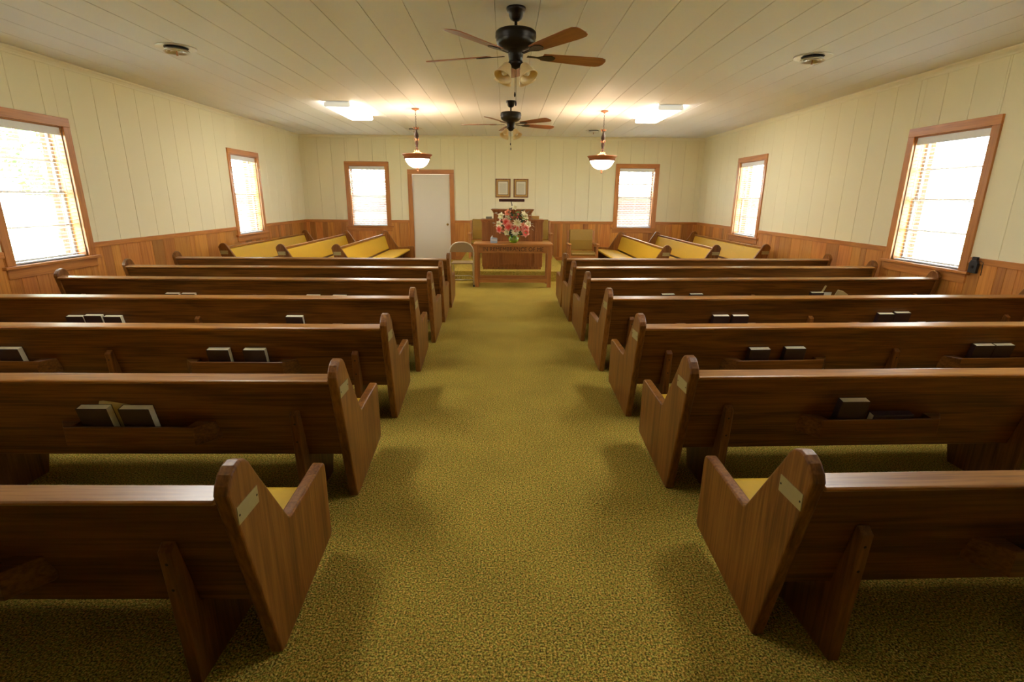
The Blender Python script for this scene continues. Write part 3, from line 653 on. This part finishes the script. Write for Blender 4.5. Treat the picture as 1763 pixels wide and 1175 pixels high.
# ------------------------------------------------------------------ flowers on the table
def petal(L_, w, curl, n=5):
    v = []; f = []
    for i in range(n + 1):
        u = i / n; ww = w * math.sin(PI * min(1, .12 + u * .88)) ** .8; r = L_ * math.sin(u * curl) / curl * 1.1 if curl > .05 else L_ * u
        z = L_ * (1 - math.cos(u * curl)) / max(curl, .05) * -.6 + L_ * .35 * u * (1 - u) * 2
        for s in (-1, 0, 1): v.append((r, s * ww / 2, z + (0.12 * w if s else 0)))
    for i in range(n):
        for s in range(2): a = i * 3 + s; f.append((a, a + 1, a + 4, a + 3))
    return v, f
def bloom(L_, w, npet, curl, lift, layers=1):
    gs = []
    for ly in range(layers):
        for k in range(npet):
            a = 2 * PI * (k + .5 * ly) / npet
            gs.append(xf(petal(L_ * (1 - .25 * ly), w, curl), rot(a, 'Z') @ rot(-lift - .45 * ly, 'Y')))
    return join(*gs)
def leafg(L_, w):
    v = [(0, 0, 0), (L_ * .3, w * .5, .004), (L_ * .3, -w * .5, .004), (L_ * .3, 0, -.003), (L_ * .7, w * .42, -.004), (L_ * .7, -w * .42, -.004), (L_ * .7, 0, -.01), (L_, 0, -.02)]
    return v, [(0, 3, 1), (0, 2, 3), (1, 3, 6, 4), (3, 2, 5, 6), (4, 6, 7), (6, 5, 7)]
FX, FY = .158, 9.68
fa = thing('flower_arrangement', 'green glass vase of coral, peach and cream silk lilies on the communion table', 'flowers', (FX, FY, TZ))
vz = obj('vase', lathe([(.0, 0), (.055, 0), (.078, .014), (.094, .045), (.096, .075), (.084, .105), (.064, .122), (.058, .132), (.066, .142), (.060, .142), (.052, .130), (.05, .10), (.0, .10)], 28), 'vase', fa, smooth=True)
for sg in (-1, 1):
    obj('vase_handle', tube([(sg * .062, 0, .132), (sg * .095, 0, .150), (sg * .120, 0, .165), (sg * .128, 0, .150), (sg * .110, 0, .110), (sg * .090, 0, .085)], .0065, 7), 'vase', vz, smooth=True)
LM = {}
def bl(kind):
    if kind not in LM:
        LM[kind] = {'red': lambda: mesh('lily', bloom(.080, .050, 6, .9, .25), 'lily_red', True, False), 'white': lambda: mesh('lily', bloom(.072, .056, 6, .6, .45, 2), 'lily_white', True, False),
                    'peach': lambda: mesh('lily', bloom(.072, .048, 6, .9, .3), 'lily_peach', True, False), 'mum': lambda: mesh('lily', bloom(.085, .032, 11, .6, .35, 3), 'lily_white', True, False),
                    'rose': lambda: mesh('lily', bloom(.062, .052, 5, .4, .75, 3), 'lily_white', True, False), 'bud': lambda: mesh('flower_bud', lathe([(0, -.03), (.014, -.02), (.02, 0), (.013, .022), (0, .032)], 8), 'bud', True)}[kind]()
    return LM[kind]
# (dx, dz, dy towards viewer, kind)
FL = [(.01, .615, .05, 'white'), (-.105, .53, .10, 'peach'), (.075, .535, .08, 'bud'), (.075, .50, .10, 'bud'), (-.215, .47, .08, 'white'), (-.045, .465, .14, 'bud'), (.06, .46, .14, 'bud'), (.185, .46, .08, 'white'), (.165, .50, .06, 'white'),
      (-.11, .43, .15, 'white'), (-.135, .375, .19, 'red'), (.055, .36, .20, 'mum'), (-.245, .33, .08, 'white'), (.235, .335, .10, 'white'), (-.10, .30, .20, 'red'), (-.07, .325, .18, 'peach'), (.03, .27, .21, 'red'), (.02, .215, .19, 'mum'),
      (-.255, .245, .12, 'red'), (-.12, .205, .17, 'rose'), (.20, .26, .16, 'red'), (.205, .195, .16, 'red'), (.145, .31, .14, 'peach'), (.23, .405, .10, 'bud'), (-.25, .40, .08, 'bud'), (.11, .285, .17, 'peach'), (-.19, .21, .13, 'bud')]
for dx, dz, dy, kd in FL:
    o = obj('lily' if kd != 'bud' else 'flower_bud', None, None, fa, me=bl(kd)); o.location = (dx, -dy, dz)
    nrm = Vector((dx * 1.4, -dy * 3.2 - .12, (dz - .33) * .9)).normalized()
    o.rotation_euler = (nrm.to_track_quat('Z', 'Y') @ Matrix.Rotation(rnd.uniform(0, 6), 3, 'Z').to_quaternion()).to_euler()
    o.scale = (rnd.uniform(1.0, 1.25),) * 3
    base = Vector((dx * .12, 0, .11)); tip = Vector((dx, -dy + .01, dz)); mid = (base + tip) / 2 + Vector((0, .03, .03))
    obj('stem', tube([base, mid, tip], .003, 5), 'leaf', fa)
lf = {m: mesh('leaf', leafg(.11, .036), m, True, False) for m in ('leaf', 'leaf2', 'leaf3')}
def add_leaf(m, p, d, sc=1.0):
    o = obj('leaf', None, None, fa, me=lf[m]); o.location = p; o.rotation_euler = (Vector(d).normalized().to_track_quat('X', 'Z') @ Matrix.Rotation(rnd.uniform(-.8, .8), 3, 'X').to_quaternion()).to_euler(); o.scale = (sc,) * 3
for i in range(130):
    a = rnd.uniform(0, 2 * PI); z = rnd.uniform(.13, .56); r = rnd.uniform(.02, .23) * (1 - abs(z - .30) * 1.3)
    add_leaf('leaf' if rnd.random() < .85 else 'leaf2', (r * math.cos(a), r * math.sin(a) * .6 - .06, z), (math.cos(a), math.sin(a) - .3, rnd.uniform(-.3, .8)), rnd.uniform(.8, 1.3))
for dx, dz, ex, ez in ((-.25, .49, -1, .4), (-.29, .53, -1, .1), (-.20, .53, -1, .5), (-.33, .345, -1, .3), (-.32, .315, -1, -.2), (.27, .49, 1, .3), (.30, .44, 1, -.2), (.22, .53, 1, .5), (.33, .32, 1, -.5), (.32, .26, 1, -.6), (.17, .56, .7, .6), (-.05, .58, -.5, .8), (.30, .345, 1, .1), (.25, .56, .9, .4)):
    add_leaf('leaf3', (dx, -.05, dz), (ex, -.2, ez), .62)
    obj('stem', tube([(dx * .3, -.02, dz * .6 + .12), (dx * .75, -.045, dz - .02), (dx, -.05, dz)], .0016, 4), 'leaf', fa)

# tissue box on the table
t = thing('tissue_box', 'small pale blue tissue box left of the flower vase on the table', 'tissue box', (-.205, 9.60, TZ), .08)
obj('carton', prism([(-.062, 0), (.062, 0), (.060, .085), (-.055, .100)], 'Y', -.06, .06), 'tissue', t, bevel=.003)
obj('tissue', join(prism([(-.052, .098), (-.028, .135), (-.02, .099)], 'Y', -.03, .03)), 'whitepaper', t)
obj('printed_band', prism([(-.050, .045), (.052, .038), (.050, .068), (-.047, .078)], 'Y', -.0612, -.0602), 'whitepaper', t)

# ------------------------------------------------------------------ pulpit
PLX, PLY = .145, 10.42
t = thing('pulpit', 'wide wooden pulpit with a raised centre behind the communion table', 'pulpit', (PLX, PLY, PZ))
cw, ww = .375, .605; zc, zw = 1.385 - PZ, 1.19 - PZ
obj('plinth', join(box(-ww + .02, ww - .02, .01, .52, 0, .05)), 'pulpit', t, bevel=.004)
obj('center_panel', box(-cw, cw, -.02, .03, .05, zc - .045), 'pulpit', t, bevel=.003)
obj('center_cornice', join(box(-cw - .015, cw + .015, -.03, .45, zc - .065, zc - .045), prism([(-cw - .015, zc - .045), (cw + .015, zc - .045), (cw + .045, zc - .012), (-cw - .045, zc - .012)], 'Y', -.05, .47), box(-cw - .048, cw + .048, -.055, .48, zc - .012, zc)), 'pulpit', t, bevel=.003)
for sg in (-1, 1):
    a, b = sorted((sg * cw, sg * ww))
    obj('wing_panel', box(a, b, .0, .04, .05, zw - .03), 'pulpit', t, bevel=.003)
    m_ = (a + b) / 2
    obj('wing_molding', box(m_ - .045, m_ - .02, -.008, .0, .12, zw - .06), 'pulpit', t, bevel=.003)
    obj('wing_side', box(min(sg * ww, sg * (ww - .03)), max(sg * ww, sg * (ww - .03)), .04, .50, .05, zw - .03), 'pulpit', t)
    a2, b2 = sorted((sg * (cw - .0), sg * (ww + .022)))
    obj('wing_top', box(a2, b2, -.022, .52, zw - .03, zw), 'pulpit', t, bevel=.005)
    obj('wing_bead', box(min(sg * cw, sg * (ww + .01)), max(sg * cw, sg * (ww + .01)), -.012, .0, zw - .05, zw - .03), 'pulpit', t, bevel=.003)
    obj('center_side', box(min(sg * cw, sg * (cw - .03)), max(sg * cw, sg * (cw - .03)), .03, .44, zw, zc - .065), 'pulpit', t)
for z0 in (.09, .42):
    obj('recessed_panel', join(box(-.26, .26, -.026, -.02, z0, z0 + .02), box(-.26, .26, -.026, -.02, z0 + .27, z0 + .29), box(-.26, -.24, -.026, -.02, z0 + .02, z0 + .27), box(.24, .26, -.026, -.02, z0 + .02, z0 + .27)), 'pulpit', t, bevel=.002, seg=1)
# items on the pulpit wings
o = obj('grey_book', join(box(-.06, .06, -.08, .08, 0, .045)), 'tanpaper', bevel=.004); o.location = (PLX - .47, PLY + .2, 1.19); o.data.materials[0] = plain('grey_green_cloth', (0.20, 0.19, 0.13), .7); tag(o, 'grey-green book lying on the left wing of the pulpit', 'book')
o = obj('tan_box', join(box(-.075, .075, -.07, .07, 0, .055), box(-.078, .078, -.073, .073, .055, .063)), 'gold', bevel=.003); o.location = (PLX + .46, PLY + .2, 1.19); tag(o, 'low tan box on the right wing of the pulpit', 'box')
t = thing('pulpit_lamp', 'dark horizontal tube reading lamp standing on the pulpit', 'lamp', (PLX - .01, PLY + .18, 1.385))
obj('base', lathe([(0, 0), (.06, 0), (.058, .012), (.015, .02), (.0, .022)], 20), 'lampshade', t, smooth=True)
obj('stem', tube([(0, 0, .015), (.0, 0, .08), (-.02, -.02, .15)], .008, 8), 'blackplastic', t, smooth=True)
obj('shade', xf(lathe([(0, -.255), (.024, -.252), (.027, -.245), (.027, .245), (.024, .252), (0, .255)], 16), tr(-.005, -.02, .168) @ rot(PI / 2, 'Y')), 'lampshade', t, smooth=True)

# ------------------------------------------------------------------ armchairs
def armchair(label, x, y, z, rz):
    t = thing('armchair', label, 'armchair', (x, y, z), rz, 'olive vinyl armchairs')
    # local: front towards -y
    for s in (-1, 1):
        obj('front_leg', box(s * .315 - .022, s * .315 + .022, -.275, -.231, 0, .565), 'table_z', t, bevel=.004)
        obj('rear_leg', prism([(.20, 0), (.245, 0), (.305, .86), (.265, .87), (.21, .42)], 'X', s * .300 - .02, s * .300 + .02), 'table_z', t, bevel=.004)
        obj('armrest', prism([(-.315, .565), (.245, .555), (.245, .583), (-.20, .597), (-.30, .600), (-.325, .588)], 'X', s * .318 - .033, s * .318 + .033), 'table_x', t, bevel=.008, seg=3)
        obj('side_rail', box(s * .315 - .014, s * .315 + .014, -.231, .21, .26, .335), 'table_x', t)
    obj('front_rail', box(-.293, .293, -.268, -.244, .25, .345), 'table_x', t, bevel=.003)
    obj('back_rail', box(-.28, .28, .215, .24, .26, .335), 'table_x', t)
    obj('seat_cushion', prism([(-.285, .335), (-.295, .36), (-.285, .395), (-.25, .408), (.0, .415), (.19, .405), (.20, .335)], 'X', -.278, .278), 'olive', t, bevel=.015, seg=3)
    obj('back_cushion', prism([(.165, .42), (.225, .42), (.285, .87), (.275, .89), (.245, .895), (.22, .88), (.18, .65)], 'X', -.272, .272), 'olive', t, bevel=.014, seg=3)
armchair('olive vinyl armchair with wooden arms standing right of the pulpit platform', 1.80, 12.15, 0, 0.0)
armchair('olive vinyl armchair partly hidden behind the left side of the pulpit', -.52, 12.55, PZ, 0.0)
armchair('olive vinyl armchair partly hidden behind the right side of the pulpit', .78, 12.55, PZ, 0.0)

# ------------------------------------------------------------------ folding chair
t = thing('folding_chair', 'beige metal folding chair left of the communion table', 'folding chair', (-.79, 9.70, 0), 0.0)
hw = .215
# faces the pulpit side away? seat towards +y: backrest nearest the table front line
arch = [(-hw, -.20, 0.01), (-hw, -.195, .30), (-hw, -.215, .62), (-hw * .985, -.219, .675), (-hw * .91, -.223, .725), (-hw * .76, -.227, .77), (-hw * .52, -.230, .802), (-hw * .25, -.232, .815), (hw * .25, -.232, .815), (hw * .52, -.230, .802), (hw * .76, -.227, .77), (hw * .91, -.223, .725), (hw * .985, -.219, .675), (hw, -.215, .62), (hw, -.195, .30), (hw, -.20, 0.01)]
obj('back_frame', tube(arch, .0125, 10), 'metaltube', t, smooth=True)
bp_ = [(-hw + .004, .64), (hw - .004, .64), (hw * .97, .675), (hw * .89, .722), (hw * .74, .765), (hw * .5, .796), (hw * .25, .808), (-hw * .25, .808), (-hw * .5, .796), (-hw * .74, .765), (-hw * .89, .722), (-hw * .97, .675)]
obj('back_panel', prism(bp_, 'Y', -.229, -.221), 'metalbeige', t, bevel=.002)
obj('seat', prism([(-.20, -.19), (.20, -.19), (.20, .16), (.17, .20), (-.17, .20), (-.20, .16)], 'Z', .415, .437), 'metalbeige', t, bevel=.006)
obj('rear_leg_frame', tube([(-.185, .22, .01), (-.185, .10, .25), (-.185, -.06, .43)], .011, 8), 'metaltube', t, smooth=True)
obj('rear_leg_frame', tube([(.185, .22, .01), (.185, .10, .25), (.185, -.06, .43)], .011, 8), 'metaltube', t, smooth=True)
obj('cross_bar', tube([(-hw, -.196, .12), (-hw + .025, -.196, .19), (-hw + .07, -.196, .205), (hw - .07, -.196, .205), (hw - .025, -.196, .19), (hw, -.196, .12)], .008, 8), 'metaltube', t, smooth=True)
obj('cross_bar', tube([(-.185, .19, .07), (.185, .19, .07)], .007, 8), 'metaltube', t, smooth=True)
for s in (-1, 1):
    obj('rubber_foot', lathe([(0, 0), (.017, 0), (.016, .03), (0, .03)], 10, (s * hw, -.20, 0)), 'blackplastic', t)
    obj('rubber_foot', lathe([(0, 0), (.016, 0), (.015, .03), (0, .03)], 10, (s * .185, .22, 0)), 'blackplastic', t)

# ------------------------------------------------------------------ framed certificates
for k, (xa, xb, lb) in enumerate(((-.252, .136, 'framed printed certificate on the end wall, left of the two'), (.213, .595, 'framed printed certificate on the end wall, right of the two'))):
    c = (xa + xb) / 2; w = (xb - xa) / 2; zc_ = 1.84; h = .232
    t = thing('picture_frame', lb, 'picture', (c, YB - PT - .001, zc_), 0, 'framed certificates')
    f_ = .028
    obj('frame', join(box(-w, w, -.025, 0, h - f_, h), box(-w, w, -.025, 0, -h, -h + f_), box(-w, -w + f_, -.025, 0, -h + f_, h - f_), box(w - f_, w, -.025, 0, -h + f_, h - f_)), 'frame', t, bevel=.003)
    obj('mat_border', box(-w + f_, w - f_, -.014, -.002, -h + f_, h - f_), 'gold', t)
    obj('inner_fillet', box(-w + .062, w - .062, -.017, -.0141, -h + .064, h - .064), 'letter', t)
    obj('certificate', box(-w + .072, w - .072, -.0185, -.0171, -h + .074, h - .074), 'print', t)

# ------------------------------------------------------------------ ceiling fans
def fan(label, x, y, a0):
    t = thing('ceiling_fan', label, 'ceiling fan', (x, y, HC), 0, 'bronze ceiling fans over the aisle')
    obj('canopy', lathe([(0, 0), (.078, 0), (.080, -.012), (.074, -.03), (.062, -.035), (.058, -.06), (.045, -.085), (.02, -.098), (0, -.098)], 28), 'bronze', t, smooth=True)
    obj('downrod', lathe([(.012, -.09), (.012, -.17)], 12), 'bronze', t, smooth=True)
    obj('motor', lathe([(0, -.160), (.03, -.160), (.11, -.163), (.154, -.170), (.167, -.182), (.169, -.220), (.160, -.232), (.163, -.239), (.160, -.258), (.145, -.280), (.115, -.300), (.085, -.312), (.066, -.318), (.062, -.352), (.056, -.385), (.05, -.395), (0, -.415)], 40), 'bronze', t, smooth=True)
    for k in range(5):
        a = a0 + k * 2 * PI / 5
        br = obj('blade_iron', xf(join(prism([(.10, -.014), (.19, -.011), (.25, -.040), (.31, -.046), (.345, -.022), (.35, 0), (.345, .022), (.31, .046), (.25, .040), (.19, .011), (.10, .014)], 'Z', -.006, 0)), rot(-.20, 'X')), 'bronze', t, bevel=.002, seg=1)
        br.location = (0, 0, -.348); br.rotation_euler = (0, 0, a)
        pl = [(.235, -.052), (.30, -.060), (.69, -.080), (.765, -.078), (.798, -.062), (.815, -.028), (.815, .028), (.798, .062), (.765, .078), (.69, .080), (.30, .060), (.235, .052)]
        bd = obj('blade', xf(prism(pl, 'Z', .0005, .0075), rot(-.20, 'X')), 'blade', t, bevel=.002, seg=1); bd.location = (0, 0, -.348); bd.rotation_euler = (0, 0, a)
    lk = obj('light_kit', lathe([(0, -.394), (.058, -.394), (.062, -.41), (.052, -.43), (.03, -.442), (.012, -.452), (0, -.455)], 24), 'bronze', t, smooth=True)
    sh = mesh('glass_shade', lathe([(.022, 0), (.030, -.008), (.036, -.03), (.050, -.062), (.058, -.088), (.070, -.108), (.067, -.109), (.054, -.088), (.046, -.062), (.032, -.03), (.020, -.004)], 24, cap=False), 'amber', True)
    bm_ = mesh('bulb', lathe([(0, -.012), (.012, -.02), (.016, -.04), (.026, -.06), (.026, -.074), (.014, -.088), (0, -.092)], 14), 'bulb', True)
    for k in range(4):
        a = PI / 4 + k * PI / 2 + .0
        arm = obj('lamp_arm', tube([(0, 0, 0), (.045, 0, -.005), (.070, 0, -.022)], .009, 8), 'bronze', t, smooth=True); arm.location = (.03 * math.cos(a), .03 * math.sin(a), -.412); arm.rotation_euler = (0, 0, a)
        s = obj('glass_shade', None, None, t, me=sh); s.location = (.090 * math.cos(a), .090 * math.sin(a), -.430); s.rotation_euler = (0, -math.radians(31), a); s.scale = (1.12,) * 3
        b_ = obj('bulb', None, None, s, me=bm_)
    obj('pull_chain', tube([(.004, -.03, -.46), (.004, -.03, -.70)], .0016, 5), 'bronze', t)
    obj('chain_fob', lathe([(0, -.70), (.005, -.705), (.008, -.725), (.005, -.74), (0, -.742)], 8, (.004, -.03, 0)), 'bronze', t, smooth=True)
    obj('pull_chain', tube([(-.004, .03, -.46), (-.004, .03, -.62)], .0016, 5), 'bronze', t)
    obj('chain_fob', lathe([(0, -.62), (.005, -.625), (.008, -.645), (.005, -.66), (0, -.662)], 8, (-.004, .03, 0)), 'bronze', t, smooth=True)
fan('five-blade bronze ceiling fan nearest the viewer with amber shades', .082, 4.75, math.radians(88.9))
fan('five-blade bronze ceiling fan farther down the aisle, near the pendants', .085, 8.93, math.radians(99.8))

# ------------------------------------------------------------------ pendants
def pendant(label, x, y):
    t = thing('pendant_lamp', label, 'pendant lamp', (x, y, HC), 0, 'copper bowl pendant lamps')
    obj('canopy', lathe([(0, 0), (.066, 0), (.068, -.008), (.05, -.02), (.02, -.03), (.006, -.045), (0, -.045)], 24), 'copper', t, smooth=True)
    z = -.045; k = 0
    lm = mesh('chain_link', tube([(.0085 * math.cos(q) , 0, .018 * math.sin(q)) for q in [2 * PI * i / 12 for i in range(12)]], .0022, 5, closed=True), 'pendantdark', True)
    while z > -.30:
        o = obj('chain_link', None, None, t, me=lm); o.location = (0, 0, z - .015); o.rotation_euler = (0, 0, (k % 2) * PI / 2); z -= .027; k += 1
    obj('stem', lathe([(0, -.30), (.012, -.302), (.040, -.318), (.030, -.330), (.016, -.350), (.018, -.375), (.036, -.42), (.040, -.455), (.026, -.490), (.036, -.500), (.040, -.512), (.028, -.525), (.030, -.57), (.020, -.615), (.026, -.620), (.018, -.632), (.020, -.68), (.018, -.695), (0, -.70)], 20), 'pendantdark', t, smooth=True)
    for zc_, r, n in ((-.318, .036, 6), (-.505, .034, 6), (-.700, .034, 7)):
        obj('leaf_collar', join(*[xf(prism([(-.010, 0), (.010, 0), (.013, .018), (.006, .034), (0, .040), (-.006, .034), (-.013, .018)], 'Y', -.0015, .0015), rot(2 * PI * i / n, 'Z') @ tr(0, -r, zc_ - .018) @ rot(.45, 'X')) for i in range(n)]), 'copper', t)
    obj('rim', lathe([(.205, -.835), (.222, -.835), (.228, -.800), (.246, -.785), (.266, -.765), (.268, -.757), (.262, -.752), (.240, -.765), (.216, -.782), (.205, -.80)], 48, cap=False), 'copper', t, smooth=True)
    obj('fluting', join(*[xf(box(-.0035, .0035, -.233, -.224, -.828, -.80), rot(2 * PI * i / 60, 'Z')) for i in range(60)]), 'copper', t)
    for i in range(3):
        a = 2 * PI * i / 3 + .5
        obj('support_rod', tube([(.012 * math.cos(a), .012 * math.sin(a), -.70), (.22 * math.cos(a), .22 * math.sin(a), -.775)], .004, 6), 'copper', t)
    obj('bowl', lathe([(.214, -.815), (.212, -.840), (.196, -.88), (.165, -.925), (.12, -.96), (.06, -.983), (.012, -.988), (.012, -.982), (.058, -.977), (.115, -.954), (.160, -.92), (.19, -.877), (.206, -.838), (.208, -.815)], 40, cap=False), 'bowl', t, smooth=True)
    obj('finial', lathe([(0, -.985), (.022, -.986), (.030, -.994), (.014, -1.004), (.010, -1.02), (.018, -1.032), (.016, -1.044), (0, -1.052)], 16), 'copper', t, smooth=True)
    ld = bpy.data.lights.new('pendant_bulb', 'POINT'); ld.energy = BULB_W; ld.color = (1.0, 0.66, 0.44); ld.shadow_soft_size = .035
    lo = bpy.data.objects.new('pendant_bulb', ld); COL.objects.link(lo); lo.parent = t; lo.location = (0, 0, -.86)
pendant('copper pendant lamp with lit white bowl hanging on the left, above the white door', -1.575, 9.75)
pendant('copper pendant lamp with lit white bowl hanging on the right, by the end window', 1.745, 9.79)

# ------------------------------------------------------------------ fluorescent fixtures
def fluor(label, x0, x1, y0, y1):
    c = (x0 + x1) / 2; w = (x1 - x0) / 2
    t = thing('fluorescent_light', label, 'ceiling light', (c, (y0 + y1) / 2, HC - .001), 0, 'fluorescent ceiling lights')
    l = (y1 - y0) / 2
    obj('housing', box(-w + .03, w - .03, -l, l, -.022, 0), 'white', t, bevel=.003)
    obj('diffuser', prism([(-w + .012, -.022), (-w, -.062), (-w + .02, -.080), (w - .02, -.080), (w, -.062), (w - .012, -.022)], 'Y', -l + .012, l - .012), 'tube', t, bevel=.006)
    for s in (-1, 1):
        obj('end_cap', prism([(-w + .008, -.001), (-w - .004, -.064), (-w + .018, -.085), (w - .018, -.085), (w + .004, -.064), (w - .008, -.001)], 'Y', min(s * l, s * (l - .012)), max(s * l, s * (l - .012))), 'endcap', t, bevel=.002)
fluor('lit fluorescent ceiling light left of the left pendant lamp', -2.955, -2.53, 9.12, 10.62)
fluor('lit fluorescent ceiling light above the left pews, over the viewer', -2.66, -2.235, 2.45, 3.95)
fluor('lit fluorescent ceiling light above the right pews, over the viewer', 2.30, 2.715, 2.45, 3.95)
fluor('lit fluorescent ceiling light right of the right pendant lamp', 2.50, 2.915, 9.10, 10.65)

# ------------------------------------------------------------------ ceiling vents
def vent(label, x, y, rot_s=0):
    t = thing('ceiling_vent', label, 'vent', (x, y, HC), 0, 'round metal ceiling vents')
    obj('outer_cone', lathe([(.10, -.002), (.135, -.004), (.185, -.012), (.19, -.010), (.19, 0), (.10, 0)], 40, cap=False), 'chrome', t, smooth=True)
    obj('throat', lathe([(0, -.001), (.115, -.001), (.115, -.003), (0, -.003)], 32), 'dark', t)
    for r in (.045, .08, .112):
        obj('cone_ring', lathe([(r - .022, -.012), (r, -.030), (r + .014, -.046), (r + .016, -.044), (r + .002, -.026), (r - .020, -.010)], 36, cap=False), 'chrome', t, smooth=True)
    obj('damper_screw', lathe([(0, -.002), (.005, -.002), (.005, -.072), (.011, -.073), (.011, -.078), (0, -.078)], 10), 'copper', t)
    for k in range(3):
        a = 2 * PI * k / 3
        obj('spoke', tube([(0, 0, -.014), (.118 * math.cos(a), .118 * math.sin(a), -.014)], .0035, 5), 'chrome', t)
vent('round metal ceiling vent near the left wall, nearest the viewer', -3.45, 6.05)
vent('round metal ceiling vent near the right wall, nearest the viewer', 3.30, 6.10)
vent('round metal ceiling vent behind the left pendant lamp', -2.07, 12.5)
vent('round metal ceiling vent behind the right pendant lamp', 2.0, 12.5)

# ------------------------------------------------------------------ gadget on the right wall rail
t = thing('wall_plug', 'small black plug box hanging below the chair rail on the right wall', 'plug', (XR - .016, 5.45, .955))
t.matrix_world = tr(XR - .029, 5.46, .945) @ rot(PI / 2, 'Z')
obj('box', prism([(-.048, -.085), (.048, -.085), (.050, .02), (.035, .05), (-.035, .05), (-.050, .02)], 'Y', 0.0, .030), 'blackplastic', t, bevel=.004)
obj('bracket', box(-.03, .03, 0.0, .026, .05, .085), 'blackplastic', t, bevel=.002)
obj('dial', lathe([(0, 0), (.018, 0), (.016, .006), (0, .007)], 16), 'bronze', t).matrix_local = tr(0, .0295, -.02) @ rot(-PI / 2, 'X')
obj('wire', tube([(-.03, .012, .045), (-.07, .014, .05), (-.10, .014, .035), (-.105, .014, -.10)], .0035, 6), 'blackplastic', t, smooth=True)

# ------------------------------------------------------------------ outside
tag(obj('lawn', box(-60, 60, -40, 70, -.5, -.35), 'grass'), 'sunlit lawn outside the windows', 'lawn', kind='structure')
t = thing('brick_building', 'red brick building seen through the end windows', 'building', (0, YB + 2.6, -.35))
obj('brick_wall', box(-9, 12, 0, .3, 0, 2.05), 'brickfar', t)
obj('roof', prism([(-.35, 2.02), (4, 3.4), (4, 3.5), (-.35, 2.12)], 'X', -9.3, 12.3), 'roof', t)
ro = obj('roof', join(prism([(XL - .7, HC + .17), (XL - .7, HC + .27), ((XL + XR) / 2, HC + 2.6), ((XL + XR) / 2, HC + 2.5)], 'Y', YF - .4, YB + .55), prism([(XR + .7, HC + .17), (XR + .7, HC + .27), ((XL + XR) / 2, HC + 2.6), ((XL + XR) / 2, HC + 2.5)], 'Y', YF - .4, YB + .55), prism([(XL - .1, HC + .16), (XR + .1, HC + .16), ((XL + XR) / 2, HC + 2.4)], 'Y', YB - .02, YB + .2)), 'roof')  # unseen gable roof, added to keep sun and sky off the brick wall behind
tag(ro, 'unseen gabled roof over the church hall, added to shade the brick building', 'roof', kind='structure')
def tree(label, x, y, h, r):
    t = thing('tree', label, 'tree', (x, y, -.35), 0, 'trees outside the left windows')
    obj('trunk', tube([(0, 0, 0), (.05, 0, h * .3), (0, .05, h * .6)], [.22, .17, .10], 10), 'bark', t, smooth=True)
    V = []; F = []
    for i in range(1500):
        a = rnd.uniform(0, 2 * PI); u = rnd.uniform(-1, 1); q = r * rnd.uniform(.35, 1) ** .5; s = math.sqrt(1 - u * u)
        c = Vector((q * s * math.cos(a), q * s * math.sin(a), h * .68 + q * u * 1.05)); n = Vector((rnd.gauss(0, 1), rnd.gauss(0, 1), rnd.gauss(0, 1))).normalized(); b_ = n.orthogonal().normalized(); c2 = n.cross(b_)
        o = len(V); sz = rnd.uniform(.10, .2)
        V += [tuple(c + b_ * sz), tuple(c + c2 * sz * .6), tuple(c - b_ * sz), tuple(c - c2 * sz * .6)]; F.append((o, o + 1, o + 2, o + 3))
    fo = obj('foliage', (V, F), 'foliage', t); fo['kind'] = 'stuff'
tree('leafy green tree seen through the large left window', -15, 14, 7.0, 2.6)
tree('smaller leafy tree seen at the edge of the large left window', -20, 24, 6.0, 2.3)
